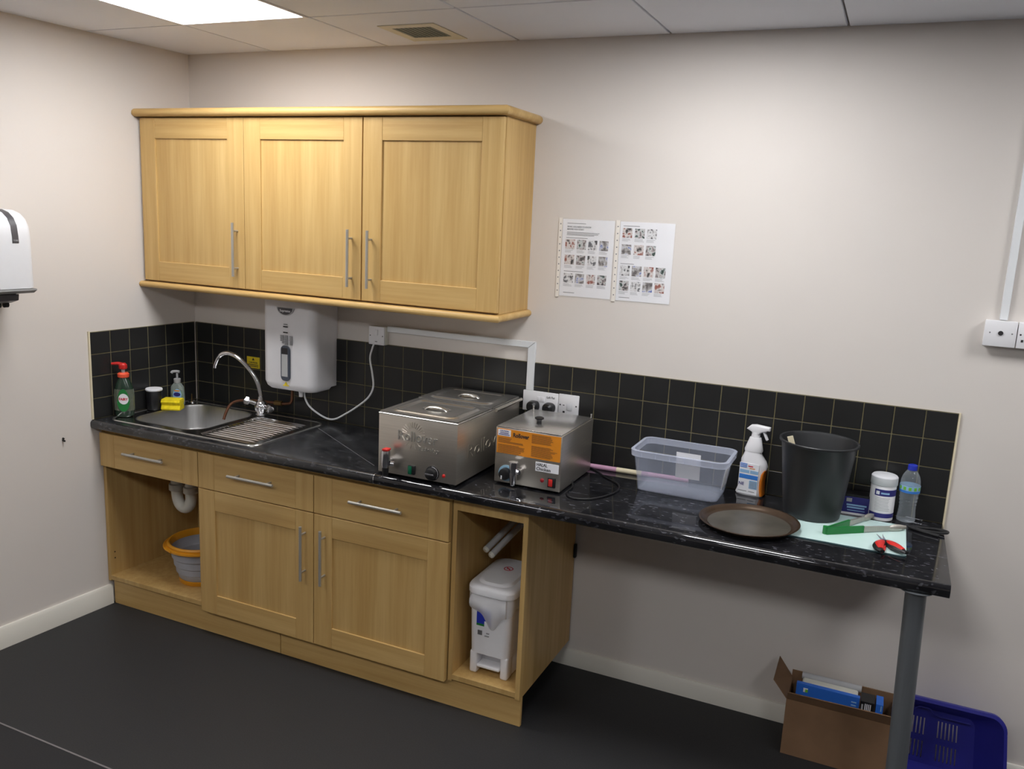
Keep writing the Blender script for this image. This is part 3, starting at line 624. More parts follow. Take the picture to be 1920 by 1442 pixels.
fp = box1('face_plate', t, 1.800, 1.9565, -0.018, -0.0075, 1.096, 1.1815, 'white', 0.003)
for x in (1.872, 1.8895): box1('rocker', fp, x - 0.0075, x + 0.0075, -0.021, -0.0175, 1.140, 1.162, 'white', 0.0015)
MB().text('Left Pot', 0.013, (1.906, -0.0182, 1.158), 'ink', fit=0.036, shear=0.15).build('lettering', fp)
t = thing('single_socket', 'white square wall plate beside the double socket', 'socket', (2.003, -0.008, 1.098))
fp = box1('face_plate', t, 1.9585, 2.0465, -0.017, -0.0075, 1.096, 1.184, 'white', 0.003)
for x in (1.967, 2.0365): MB().cyl((x, -0.0176, 1.1395), (x, -0.0165, 1.1395), 0.0032, 'ink', n=12).build('screw', fp)
MB().box(1.979, 1.986, -0.0176, -0.0165, 1.1375, 1.1405, 'ink').build('indicator_light', fp)
box1('fuse_cover', fp, 1.995, 2.019, -0.0195, -0.0165, 1.119, 1.150, 'whitem', 0.002)
box1('cable_hole', fp, 1.9795, 1.9885, -0.0176, -0.0165, 1.107, 1.115, 'ink')
for x, lab in ((1.852, 'black plug behind the large twin-pan food warmer'), (1.9225, 'black plug behind the small food warmer, beneath the handwritten words')):
    t = thing('plug', lab, 'plug', (x, -0.018, 1.12), 0, 'black plugs in the double socket')
    MB().loft([(0, 0.025, 0.022, 0, 0), (0.014, 0.025, 0.022, 0, 0), (0.03, 0.022, 0.02, 0, 0), (0.038, 0.012, 0.012, 0, 0)], 'black', 28, mtx=Matrix.Translation((x, -0.0185, 1.120)) @ Matrix.Rotation(PI / 2, 4, 'X')).build('plug_body', t)
    MB().tube([(x, -0.045, 1.105), (x, -0.05, 1.085), (x - 0.004, -0.045, 1.04), (x - 0.006, -0.04, 0.94), (x + 0.01, -0.045, 0.9085)], 0.0035, 'black', 8).build('flex', t)
t = thing('wall_outlet', 'white wall plate with a round black outlet, below the vertical trunking', 'socket', (3.488, -0.0005, 1.541))
box1('back_box', t, 3.444, 3.533, -0.028, -0.0005, 1.543, 1.625, 'white', 0.003); fp = box1('face_plate', t, 3.441, 3.535, -0.037, -0.0275, 1.541, 1.6265, 'white', 0.003)
MB().cyl((3.489, -0.040, 1.586), (3.489, -0.036, 1.586), 0.0075, 'ink', n=20).build('round_outlet', fp)
for x in (3.458, 3.522): MB().cyl((x, -0.0376, 1.586), (x, -0.0365, 1.586), 0.0025, 'greyink', n=10).build('screw', fp)
t = thing('wall_outlet', 'white wall plate next to the one with the round outlet', 'socket', (3.59, -0.0005, 1.541))
box1('back_box', t, 3.541, 3.632, -0.028, -0.0005, 1.543, 1.625, 'white', 0.003); fp = box1('face_plate', t, 3.5375, 3.635, -0.037, -0.0275, 1.541, 1.6265, 'white', 0.003)
MB().cyl((3.546, -0.0376, 1.586), (3.546, -0.0365, 1.586), 0.003, 'ink', n=12).build('screw', fp); MB().box(3.549, 3.556, -0.0376, -0.0365, 1.562, 1.570, 'ink').build('pin_slot', fp)
t = MB().box(3.482, 3.506, -0.0165, -0.0005, 1.6275, ZC - 0.001, 'trunk', 0.0015, 1)
tag(t.build('cable_trunking', None, (3.494, 0, 1.6275)), 'tall white vertical trunking rising from the wall plates to the ceiling', 'trunking')

# ------------------------------------------------------------------ notices in plastic pockets
pics = [picture_mat('photo_a', [(0.37, S(60, 60, 64)), (0.45, S(204, 202, 204)), (0.53, S(232, 232, 234)), (0.62, S(96, 96, 102))], 42),
        picture_mat('photo_b', [(0.37, S(80, 104, 180)), (0.45, S(210, 210, 216)), (0.53, S(160, 156, 154)), (0.62, S(96, 90, 92))], 38),
        picture_mat('photo_c', [(0.37, S(44, 42, 44)), (0.45, S(196, 186, 184)), (0.53, S(224, 218, 216)), (0.62, S(150, 84, 70))], 42),
        picture_mat('photo_d', [(0.37, S(30, 60, 52)), (0.45, S(206, 210, 210)), (0.53, S(180, 168, 168)), (0.62, S(60, 58, 60))], 50)]
def notice(label, x0, x1, z0, z1, strip, rows, heads, lines):
    t = thing('notice', label, 'notice', ((x0 + x1) / 2, -0.0006, z0), 0, 'printed notices in plastic pockets')
    w, h = x1 - x0, z1 - z0
    def X_(u): return x0 + u * w
    def Z_(v): return z1 - v * h
    box1('sheet', t, x0, x1, -0.0016, -0.0006, z0, z1, 'paper')
    sl = box1('pocket', t, x0 - strip, x1 + 0.004, -0.0040, -0.0032, z0 - 0.006, z1 + 0.004, 'sleeve')
    mb = MB(); mb.box(x0 - strip, x0 - 0.001, -0.0046, -0.0039, z0 - 0.006, z1 + 0.004, 'stripw'); b = mb.build('punched_strip', t); mb = MB()
    for k in range(11): mb.cyl((x0 - strip / 2, -0.0050, z0 + 0.02 + k * (h - 0.04) / 10), (x0 - strip / 2, -0.0045, z0 + 0.02 + k * (h - 0.04) / 10), 0.0026, 'greyink', n=10)
    mb.build('punched_hole', b)
    n = 0; cap = MB()
    for us, v0, v1 in rows:
        for u0, u1 in us:
            MB().box(X_(u0), X_(u1), -0.0022, -0.0015, Z_(v1), Z_(v0), pics[(n * 5 + len(us) + int(v0 * 40)) % 4]).build('picture', t); n += 1
            for k in range(3): cap.box(X_(u0), X_(u0 + (u1 - u0) * (0.6 + 0.38 * random.random())), -0.0021, -0.0015, Z_(v1 + 0.018 + k * 0.013), Z_(v1 + 0.013 + k * 0.013), 'lgrey')
    for u0, u1, v in lines: cap.box(X_(u0), X_(u1), -0.0021, -0.0015, Z_(v + 0.007), Z_(v), 'greyink')
    for s, u, v, sz, ft in heads: cap.text(s, sz, (X_(u), -0.0021, Z_(v)), 'greyink', fit=ft)
    cap.build('lettering', t)
notice('printed notice with a heading, nearer the wall cabinets', 1.9285, 2.1425, 1.5835, 1.8865, 0.0155,
       [([(0.07, 0.26), (0.30, 0.475), (0.52, 0.69), (0.735, 0.905)], 0.26, 0.385), ([(0.07, 0.26), (0.30, 0.475), (0.52, 0.69), (0.735, 0.905)], 0.46, 0.585), ([(0.07, 0.26), (0.30, 0.475), (0.52, 0.69), (0.735, 0.905)], 0.70, 0.825)],
       [('WHAT YOU NEED TO KNOW', 0.09, 0.105, 0.0085, 0.10), ('BEFORE YOU START', 0.09, 0.138, 0.0085, 0.07)], [(0.09, 0.72, 0.165), (0.09, 0.70, 0.182), (0.09, 0.62, 0.199), (0.08, 0.5, 0.236), (0.07, 0.45, 0.67), (0.09, 0.45, 0.05), (0.08, 0.3, 0.95)])
notice('printed notice of photo rows without a heading on the wall', 2.1655, 2.3795, 1.5835, 1.8865, 0.0165,
       [([(0.05, 0.23), (0.28, 0.46), (0.50, 0.68)], 0.08, 0.20), ([(0.05, 0.23), (0.28, 0.46), (0.50, 0.68)], 0.285, 0.41), ([(0.05, 0.23), (0.27, 0.45), (0.49, 0.67), (0.71, 0.89)], 0.55, 0.68), ([(0.05, 0.23), (0.27, 0.45), (0.49, 0.67), (0.71, 0.89)], 0.745, 0.87)],
       [], [(0.06, 0.36, 0.05), (0.05, 0.3, 0.525), (0.06, 0.26, 0.955)])

# ------------------------------------------------------------------ towel dispenser and screw on the left wall
t = thing('towel_dispenser', 'white paper towel dispenser with a dark strip on the wall', 'dispenser', (lw(-1.084), -1.084, 1.524), LROT)
prof = [(0.002, 0.006), (0.002, 0.292), (0.02, 0.300), (0.11, 0.298), (0.150, 0.288), (0.180, 0.268), (0.197, 0.240), (0.203, 0.20), (0.205, 0.10), (0.206, 0.004), (0.19, 0.0)]
mb = MB(); mb.prism(prof, 'y', -0.17, 0.150, 'whitem', 0.022, 4); mb.build('cover', t, local=True)
mb = MB(); s1 = [(a + 0.0012, b + 0.0012) for a, b in prof[3:9]]; s1[-1] = (0.2062, 0.178)
mb.skin([[(x, y, z) for x, z in s1] + [(x - 0.003, y, z - 0.003) for x, z in s1[::-1]] for y in (0.070, 0.094)], 'dgrey'); st = mb.build('window_strip', t, local=True)
MB().text('TORK', 0.009, (0.2074, 0.0715, 0.183), 'lgrey', (0, 1, 0), (0, 0, 1), fit=0.020).build('lettering', st, local=True)
mb = MB(); mb.prism([(0.002, 0.002), (0.208, 0.002), (0.211, -0.004), (0.19, -0.016), (0.1, -0.026), (0.002, -0.026)], 'y', -0.172, 0.153, 'grey', 0.004, 2); mb.build('base_tray', t, local=True)
mb = MB(); mb.prism([(0.05, -0.025), (0.17, -0.02), (0.165, -0.045), (0.12, -0.058), (0.05, -0.058)], 'y', -0.15, 0.105, 'dgrey', 0.005, 2)
for k in range(8): mb.cyl((0.105, 0.095 - k * 0.03, -0.066), (0.105, 0.079 - k * 0.03, -0.066), 0.011, 'blackm', n=14)
mb.build('paper_mouth', t, local=True)
t = thing('wall_screw', 'small dark screw stub sticking out of the wall below the dispenser', 'screw', (lw(-0.7299) + 0.0005, -0.7299, 0.838), LROT)
mb = MB(); mb.cyl((0, 0, 0), (0.014, 0, -0.002), 0.004, 'shade_black', n=10); mb.cyl((0.0, 0, 0.004), (0.002, 0.004, 0.01), 0.005, 'shade_black', n=8); mb.build('screw', t, local=True)

# ------------------------------------------------------------------ food warmers
def gn_lid(x0, x1, y0, y1, z, name, parent):
    hx_, hy_ = (x0 + x1) / 2, (y0 + y1) / 2
    def f_(x, y):
        d = rr_dist(x, y, x0 + 0.028, x1 - 0.028, y0 + 0.028, y1 - 0.028, 0.035)
        v = z + 0.005 * sstep(-0.006, 0.006, d) - 0.005 * sstep(0.012, 0.026, d)
        e1 = math.hypot((x - hx_) / 0.058, (y - hy_) / 0.040)
        return v - 0.014 * (1 - sstep(0.6, 1.0, e1))
    mb = MB(); mb.field(x0, x1, y0, y1, 84, 70, f_, 'lid', 0.0015)
    mb.box(x0, x1, y0, y0 + 0.002, z - 0.006, z - 0.0002, 'lid'); mb.box(x1 - 0.002, x1, y0, y1, z - 0.006, z - 0.0002, 'lid')
    l = mb.build(name, parent)
    mb = MB(); mb.tube([(hx_ - 0.047, hy_, z - 0.004), (hx_ - 0.03, hy_, z + 0.006), (hx_, hy_, z + 0.009), (hx_ + 0.03, hy_, z + 0.006), (hx_ + 0.047, hy_, z - 0.004)], 0.011, 'lid', 12, flat=(1.25, 0.45)); mb.build('lid_handle', l)
t = thing('food_warmer', 'large steel twin-pan food warmer with embossed lettering', 'food warmer', (1.625, -0.30, ZW))
a0, a1, b0, b1, c0, c1 = 1.458, 1.792, -0.580, -0.030, 0.9165, 1.146
mb = MB(); mb.box(a0, a1, b0, b1, c0, c1, 'steel', 0.003, 2); mb.build('casing', t)
for x in (a0 + 0.03, a1 - 0.03):
    for y in (b0 + 0.03, b1 - 0.03): MB().cyl((x, y, ZW + 0.0005), (x, y, c0 + 0.001), 0.014, 'blackm').build('foot', t)
gn_lid(a0 + 0.002, a1 - 0.002, b0 + 0.004, -0.296, c1 + 0.006, 'lid', t); gn_lid(a0 + 0.002, a1 - 0.002, -0.292, b1 - 0.006, c1 + 0.009, 'lid', t)
box1('rim', t, a0 - 0.001, a1 + 0.001, b0 - 0.001, b1 + 0.001, c1 - 0.004, c1 + 0.0008, 'lid', 0.001, 1)
MB().tube([(a1 + 0.004, -0.27, 1.140), (a1 + 0.006, -0.15, 1.141), (a1 + 0.006, b1, 1.142)], 0.007, 'steel', 12).build('side_rail', t)
yf = b0
mb = MB(); mb.text('Rollover', 0.054, (1.541, yf + 0.0006, 1.0545), 'lid', depth=0.0034, bold=0.006, fit=0.166)
for k in range(14):
    a = math.radians(8 + k * 12.6) if k < 14 else 0; c = Vector((1.608, yf - 0.0002, 1.078)); d = Vector((math.cos(a), 0, math.sin(a)))
    mb.cyl(c + d * 0.028, c + d * 0.05, 0.0012, 'steel', 0.0018, 8)
for k in range(4):
    a = math.radians(228 + k * 28); c = Vector((1.608, yf - 0.0002, 1.070)); d = Vector((math.cos(a), 0, math.sin(a))); mb.cyl(c + d * 0.026, c + d * 0.044, 0.001, 'steel', 0.0016, 8)
mb.text('Technology', 0.022, (1.632, yf + 0.0002, 1.026), 'lid', depth=0.0020, shear=0.2, fit=0.086)
mb.build('embossed_lettering', t); mb = MB(); mb.text('Rollover', 0.075, (a1 - 0.0004, -0.50, 0.998), 'steel', (0, 1, 0), (0, 0, 1), 0.0018, bold=0.004, fit=0.33)
mb.build('embossed_lettering', t)
tp = MB(); tp.cyl((1.517, yf, 0.972), (1.517, yf - 0.030, 0.972), 0.010, 'chrome'); tp.lathe([(0.014, 0.948), (0.017, 0.960), (0.018, 1.0), (0.0165, 1.013)], (1.511, yf - 0.032, 0), 'chrome', 18); tp.cyl((1.529, yf - 0.028, 0.965), (1.541, yf - 0.022, 0.963), 0.010, 'chrome')
tp = tp.build('drain_tap', t)
mb = MB(); mb.box(1.502, 1.526, yf - 0.046, yf - 0.018, 1.0135, 1.022, 'red', 0.003); mb.build('red_lever', tp)
MB().lathe([(0.011, 0.9195), (0.0125, 0.934), (0.013, 0.949)], (1.511, yf - 0.032, 0), 'black', 16).build('nozzle', tp)
mb = MB(); mb.box(1.592, 1.6215, yf - 0.008, yf + 0.002, 0.9285, 0.964, 'black', 0.003); s_ = mb.build('power_switch', t)
MB().box(1.594, 1.6095, yf - 0.0105, yf - 0.0075, 0.9305, 0.962, 'dkgreen', 0.002).build('green_rocker', s_)
mb = MB(); mb.lathe([(0.0275, 0), (0.0275, 0.004), (0.022, 0.006), (0.021, 0.022), (0.018, 0.024), (0, 0.024)], (1.694, yf + 0.0005, 0.9475), 'black', 32, tilt=Matrix.Rotation(PI / 2, 4, 'X')); k_ = mb.build('temperature_knob', t)
mb = MB(); mb.tube([(1.694 + 0.0245 * math.cos(math.radians(a)), yf - 0.0055, 0.9475 + 0.0245 * math.sin(math.radians(a))) for a in range(-40, 100, 12)], 0.0008, 'lgrey', 6); mb.box(1.676, 1.712, yf - 0.0265, yf - 0.023, 0.9445, 0.9505, 'dgrey', 0.001, 1); mb.build('pointer', k_)
MB().lathe([(0.0065, 0), (0.0065, 0.003), (0.004, 0.005), (0, 0.0055)], (1.741, yf + 0.0005, 0.9445), 'red', 16, tilt=Matrix.Rotation(PI / 2, 4, 'X')).build('indicator_light', t)

t = thing('food_warmer', 'small steel food warmer with an orange instruction label', 'food warmer', (2.008, -0.27, ZW))
a0, a1, b0, b1, c0, c1 = 1.877, 2.141, -0.437, -0.1, 0.912, 1.122; yf = b0
mb = MB(); mb.box(a0, a1, b0, b1, c0, c1, 'steel', 0.003, 2); mb.build('casing', t)
for x in (a0 + 0.03, a1 - 0.03):
    for y in (b0 + 0.03, b1 - 0.03): MB().cyl((x, y, ZW + 0.0005), (x, y, c0 + 0.001), 0.012, 'blackm').build('foot', t)
mb = MB(); mb.box(a0 + 0.004, a1 - 0.003, b0 - 0.001, b1 - 0.004, c1 + 0.0005, c1 + 0.0045, 'lid', 0.0015, 2); l = mb.build('lid', t)
MB().lathe([(0.010, 0), (0.009, 0.012), (0.012, 0.017), (0.0175, 0.020), (0.0175, 0.024), (0.012, 0.027), (0, 0.0275)], (2.002, -0.325, c1 + 0.0045), 'black', 24).build('lid_knob', l)
for x in (a0 + 0.012, a1 - 0.006): MB().lathe([(0.004, 0), (0.003, 0.008), (0.0042, 0.010), (0.0035, 0.016), (0, 0.017)], (x, b1 - 0.010, c1 + 0.004), 'lid', 12).build('hinge_pin', t)
lb = box1('instruction_label', t, 1.883, 2.136, yf - 0.0009, yf + 0.001, 1.024, 1.118, 'orange'); mb = MB()
mb.text('Rollover', 0.022, (1.947, yf - 0.0012, 1.092), 'ink', depth=0.0003, bold=0.03, fit=0.064)
for k in range(15):
    z = 1.083 - k * 0.0041
    if k not in (5,): mb.box(1.888, 1.888 + (0.11 if k > 2 else 0.055) * (0.75 + 0.25 * random.random()), yf - 0.0013, yf - 0.0006, z - 0.0012, z, 'ink')
for k in range(20):
    z = 1.112 - k * 0.0042
    if k not in (8, 9): mb.box(2.022, 2.022 + 0.105 * (0.7 + 0.3 * random.random()), yf - 0.0013, yf - 0.0006, z - 0.0012, z, 'ink')
mb.build('lettering', lb)
cl = box1('caution_label', t, 1.886, 1.938, yf - 0.0016, yf - 0.0002, 1.091, 1.115, 'paper'); mb = MB()
mb.text('CAUTION', 0.0085, (1.912, yf - 0.0019, 1.1065), 'navy', depth=0.0003, align='CENTER', bold=0.01, fit=0.034)
for z, w in ((1.1015, 0.017), (1.096, 0.022)): mb.box(1.912 - w, 1.912 + w, yf - 0.0020, yf - 0.0012, z - 0.0012, z + 0.0012, 'navy')
mb.build('lettering', cl)
hl = box1('handwritten_label', t, 2.042, 2.133, yf - 0.0012, yf + 0.001, 0.979, 1.013, 'paper', 0.0004, 1); mb = MB()
mb.text('HALAL', 0.0165, (2.046, yf - 0.0015, 0.999), 'ink', depth=0.0003, fit=0.042, bold=0.012); mb.text('Chicken', 0.0165, (2.045, yf - 0.0015, 0.9835), 'ink', depth=0.0003, fit=0.056, bold=0.012); mb.build('lettering', hl)
R90 = Matrix.Rotation(PI / 2, 4, 'X')
mb = MB(); mb.lathe([(0.0305, 0), (0.0305, 0.003), (0.0, 0.003)], (1.926, yf + 0.0005, 0.950), 'dialblue', 36, tilt=R90); k_ = mb.build('temperature_dial', t)
mb = MB(); mb.lathe([(0.0225, 0.002), (0.0215, 0.020), (0.018, 0.022), (0, 0.022)], (1.926, yf, 0.950), 'black', 32, tilt=R90); mb.box(1.914, 1.919, yf - 0.0228, yf - 0.020, 0.932, 0.945, 'paper'); mb.build('dial_knob', k_)
mb = MB(); mb.loft([(0.917, 0.008, 0.010, 0, 0), (0.93, 0.012, 0.012, 0, 0), (0.97, 0.014, 0.013, 0, 0), (1.0, 0.017, 0.015, 0, 0), (1.006, 0.0165, 0.0145, 0, 0)], 'chrome', 24, mtx=Matrix.Translation((1.966, yf - 0.026, 0)))
mb.cyl((1.985, yf + 0.001, 0.970), (1.985, yf - 0.028, 0.970), 0.011, 'chrome'); mb.cyl((1.968, yf - 0.026, 0.970), (1.989, yf - 0.026, 0.970), 0.0085, 'chrome'); mb.build('drain_tap', t)
MB().lathe([(0.0075, 0), (0.0075, 0.003), (0.005, 0.005), (0, 0.0055)], (2.071, yf + 0.0005, 0.9465), 'darkred', 18, tilt=R90).build('indicator_light', t)
mb = MB(); mb.box(2.0935, 2.124, yf - 0.006, yf + 0.002, 0.926, 0.963, 'black', 0.002); s_ = mb.build('power_switch', t)
MB().box(2.098, 2.1135, yf - 0.0085, yf - 0.0055, 0.931, 0.958, 'red', 0.002).build('red_rocker', s_)
MB().tube([(a1 - 0.002, -0.30, 0.922), (a1 + 0.014, -0.34, 0.9095), (a1 + 0.018, -0.41, 0.908), (a1 + 0.05, -0.452, 0.908), (a1 + 0.105, -0.440, 0.908), (a1 + 0.15, -0.375, 0.908), (a1 + 0.172, -0.29, 0.908), (a1 + 0.15, -0.21, 0.908), (a1 + 0.08, -0.15, 0.908), (a1 + 0.02, -0.085, 0.908), (a1 - 0.03, -0.05, 0.908)], 0.0034, 'black', 10).build('power_cord', t)

# ------------------------------------------------------------------ things on the right part of the worktop
t = thing('cleaning_stick', 'pink and cream stick lying against the tiles behind the plastic box', 'stick', (2.3, -0.045, ZW))
A_, B_ = Vector((2.06, -0.058, ZW + 0.0105)), Vector((2.52, -0.0325, ZW + 0.0105))
p1 = A_.lerp(B_, 0.38); p2 = A_.lerp(B_, 0.60)
MB().cyl(A_, p1, 0.0098, 'pink').build('pink_sleeve', t); MB().cyl(p1, p2, 0.0102, 'cream').build('cream_band', t); MB().cyl(p2, B_, 0.0098, 'pink').build('pink_end', t)

t = thing('plastic_box', 'clear plastic storage box without a lid on the black worktop', 'storage box', (2.515, -0.14, ZW))
def rr3(x0, x1, y0, y1, r, z, n=5): return [(x, y, z) for x, y in rrect(x0, x1, y0, y1, r, n)]
zt = 1.066
mb = MB(); mb.skin([rr3(2.385, 2.652, -0.228, -0.072, 0.02, ZW + 0.0035), rr3(2.370, 2.667, -0.240, -0.060, 0.026, ZW + 0.008), rr3(2.350, 2.686, -0.252, -0.036, 0.032, zt - 0.024)], 'box', True, False)
mb.skin([rr3(2.388, 2.649, -0.225, -0.075, 0.02, ZW + 0.006), rr3(2.3725, 2.6645, -0.2375, -0.0625, 0.026, ZW + 0.0105), rr3(2.3525, 2.6835, -0.2495, -0.0385, 0.032, zt - 0.024)], 'box', True, False)
mb.skin([rr3(2.392, 2.645, -0.222, -0.078, 0.02, ZW + 0.0005), rr3(2.392, 2.645, -0.222, -0.078, 0.02, ZW + 0.0036)], 'box', False, False)
mb.build('tub', t)
mb = MB(); mb.skin([rr3(2.351, 2.685, -0.251, -0.037, 0.032, zt - 0.024), rr3(2.340, 2.696, -0.262, -0.026, 0.038, zt - 0.024), rr3(2.338, 2.698, -0.264, -0.024, 0.038, zt - 0.002), rr3(2.341, 2.695, -0.261, -0.027, 0.036, zt), rr3(2.350, 2.686, -0.252, -0.036, 0.032, zt - 0.001), rr3(2.3515, 2.6845, -0.2505, -0.0375, 0.032, zt - 0.024)], 'boxrim', False, False)
for k in range(6):
    x = 2.385 + 0.052 * k
    for y in (-0.2575, -0.031): mb.box(x, x + 0.003, y - 0.006, y + 0.006, zt - 0.022, zt - 0.003, 'boxrim')
mb.build('rim', t)
MB().box(2.6785, 2.6797, -0.215, -0.120, 0.955, 1.030, 'paper', edit=lambda c: Vector((c.x + (c.z - 0.99) * 0.13 + 0.0012, c.y, c.z))).build('side_sticker', t)
t = MB().box(2.512, 2.600, -0.2470, -0.2462, 0.983, 1.081, 'paper', edit=lambda c: Vector((c.x, c.y + (1.042 - c.z) * 0.115 + 0.0005, c.z)))
tag(t.build('paper_card', None, (2.556, -0.243, 0.983)), 'blank white paper card inside the front of the plastic box', 'card')

t = thing('spray_bottle', 'white trigger spray bottle with orange side beside the plastic box', 'spray bottle', (2.753, -0.040, ZW), math.radians(-8))
mb = MB(); mb.loft([(0.0005, 0.048, 0.026, 0, 0), (0.006, 0.052, 0.029, 0, 0), (0.03, 0.047, 0.029, 0.003, 0), (0.06, 0.043, 0.028, 0.006, 0), (0.09, 0.044, 0.028, 0.008, 0), (0.115, 0.050, 0.027, 0.008, 0), (0.135, 0.046, 0.025, 0.004, 0), (0.155, 0.034, 0.022, 0.000, 0), (0.172, 0.028, 0.020, -0.001, 0)], 'white', power=2.5); mb.build('bottle_body', t, local=True)
mb = MB(); mb.loft([(0.006, 0.006, 0.0255, 0.047, 0), (0.03, 0.0075, 0.0265, 0.0435, 0), (0.06, 0.008, 0.0255, 0.0425, 0), (0.09, 0.007, 0.0255, 0.0465, 0), (0.104, 0.003, 0.02, 0.052, 0)], 'orange2'); mb.build('orange_side', t, local=True)
mb = MB(); mb.loft([(0.168, 0.033, 0.0215, 0, 0), (0.175, 0.0335, 0.022, 0, 0), (0.195, 0.028, 0.0205, 0.001, 0), (0.21, 0.024, 0.019, 0.002, 0), (0.221, 0.0205, 0.017, 0.002, 0)], 'white', power=2.3); mb.loft([(0.219, 0.0165, 0.0155, 0.002, 0), (0.240, 0.0145, 0.0145, 0.002, 0)], 'white', power=2.1); mb.build('neck', t, local=True)
mb = MB(); mb.prism([(-0.032, 0.251), (-0.022, 0.246), (-0.012, 0.241), (-0.011, 0.233), (0.016, 0.233), (0.021, 0.241), (0.032, 0.246), (0.041, 0.248), (0.043, 0.252), (0.052, 0.252), (0.053, 0.266), (0.044, 0.267), (0.030, 0.2675), (0.0, 0.2695), (-0.018, 0.266)], 'y', -0.0125, 0.0125, 'white', 0.005, 3); hd_ = mb.build('spray_head', t, local=True)
MB().prism([(0.026, 0.247), (0.033, 0.248), (0.041, 0.235), (0.049, 0.219), (0.046, 0.216), (0.042, 0.216), (0.035, 0.229)], 'y', -0.007, 0.007, 'white', 0.002, 2).build('trigger', hd_, local=True)
mb = MB(); Y0 = -0.0296
for x0, x1, z0, z1, m in ((-0.038, 0.034, 0.008, 0.125, 'paper'),): mb.box(x0, x1, Y0, Y0 + 0.003, z0, z1, m)
mb.box(-0.036, 0.033, Y0 - 0.0006, Y0, 0.066, 0.082, 'sky'); mb.box(-0.036, 0.0, Y0 - 0.0006, Y0, 0.088, 0.100, 'pale'); mb.box(0.003, 0.033, Y0 - 0.0006, Y0, 0.088, 0.100, 'pale')
for k in range(4): mb.box(-0.036, -0.010, Y0 - 0.0006, Y0, 0.108 + k * 0.0045, 0.1105 + k * 0.0045, 'sky')
mb.box(-0.006, 0.012, Y0 - 0.0006, Y0, 0.113, 0.117, 'redink'); mb.box(0.0, 0.02, Y0 - 0.0006, Y0, 0.106, 0.109, 'orange')
mb.box(0.003, 0.033, Y0 - 0.0006, Y0, 0.030, 0.062, 'pale')
for k in range(7): mb.box(0.005, 0.031, Y0 - 0.0009, Y0, 0.033 + k * 0.004, 0.0345 + k * 0.004, 'greyink')
mb.box(-0.036, -0.004, Y0 - 0.0006, Y0, 0.018, 0.020, 'greyink'); mb.box(0.003, 0.025, Y0 - 0.0006, Y0, 0.018, 0.020, 'greyink')
mb.text('NE', 0.016, (-0.036, Y0 - 0.0006, 0.040), 'navy', depth=0.0003, bold=0.02); mb.build('label', t, local=True)

t = thing('chopping_board', 'pale mint glass chopping board under the black bucket and tongs', 'chopping board', (3.1, -0.27, ZW))
mb = MB(); mb.prism(rrect(2.902, 3.291, -0.428, -0.120, 0.012, 4), 'z', ZW + 0.0008, ZW + 0.0052, 'mintedge'); mb.prism(rrect(2.9025, 3.2905, -0.4275, -0.1205, 0.012, 4), 'z', ZW + 0.0050, ZW + 0.0062, 'mint'); mb.build('glass_board', t)
t = thing('waste_bucket', 'black plastic bucket standing on the mint chopping board', 'bucket', (2.984, -0.168, ZW + 0.0066))
mb = MB(); c = (2.984, -0.160, ZW + 0.0066)
mb.lathe([(0.090, 0.0), (0.095, 0.003), (0.1235, 0.255), (0.1255, 0.258), (0.1315, 0.259), (0.1325, 0.2655), (0.1300, 0.268), (0.1250, 0.2665), (0.1215, 0.258), (0.092, 0.006), (0.0, 0.006)], (2.984, -0.170, c[2]), 'bucket', 56); mb.build('bucket_body', t)
t = MB().box(-0.010, 0.010, -0.0015, 0.0015, -0.10, 0.026, 'cream', 0.001, 1, mtx=Matrix.Translation((2.896, -0.178, 1.155)) @ Matrix.Rotation(math.radians(-20), 4, 'Y') @ Matrix.Rotation(math.radians(0), 4, 'X'))
tag(t.build('plastic_strip', None, (2.886, -0.21, 1.1)), 'cream strip leaning inside the rim of the black bucket', 'strip')

t = thing('baking_tray', 'round dark brown baking tray near the worktop edge', 'tray', (2.806, -0.392, ZW + 0.0042)); t.rotation_euler = (0, math.radians(-1.35), 0)
MB().lathe([(0.0, 0.0), (0.140, 0.0), (0.150, 0.006), (0.158, 0.015), (0.164, 0.0165), (0.165, 0.018), (0.162, 0.019), (0.156, 0.0175), (0.148, 0.009), (0.139, 0.003), (0.0, 0.003)], (0, 0, 0), 'tray', 72).build('tray_body', t, local=True)
MB().lathe([(0.0, 0.0031), (0.132, 0.0031), (0.1355, 0.0036), (0.1355, 0.0030), (0.0, 0.0028)], (0, 0, 0), 'trayin', 64).build('worn_base', t, local=True)

t = thing('serving_tongs', 'steel tongs with green grips lying open on the mint board', 'tongs', (3.05, -0.345, ZW + 0.0068))
zt_ = ZW + 0.0068
def arm(p, q, w=0.011):
    p, q = Vector(p), Vector(q); d = (q - p); n = Vector((-d.y, d.x, 0)).normalized()
    def seg(u0, u1, mat, w0, w1, h0, h1, name):
        mb = MB(); a, b = p + d * u0, p + d * u1
        rings = [[a + n * s * 0.0035 + Vector((0, 0, zz)) for s, zz in ((-1, h0[0]), (1, h0[0]), (1, h0[1]), (-1, h0[1]))], [b + n * s * 0.0035 + Vector((0, 0, zz)) for s, zz in ((-1, h1[0]), (1, h1[0]), (1, h1[1]), (-1, h1[1]))]]
        mb.skin(rings, mat); return mb.build(name, t)
    seg(0.0, 0.46, 'green', 1, 1, (0, 0.024), (0, 0.023), 'green_grip'); seg(0.45, 0.80, 'nickel', 1, 1, (0.002, 0.021), (0.003, 0.017), 'steel_arm')
    a, b = p + d * 0.78, p + d * 1.0; up_ = Vector((0, 0, 0.010))
    MB().tube([a + up_, a.lerp(b, 0.45) + up_, b + up_], lambda u: 0.009 + 0.008 * math.sin(PI * min(u * 1.1, 1)), 'nickel', 14, flat=(0.45, 0.75)).build('steel_tip', t)
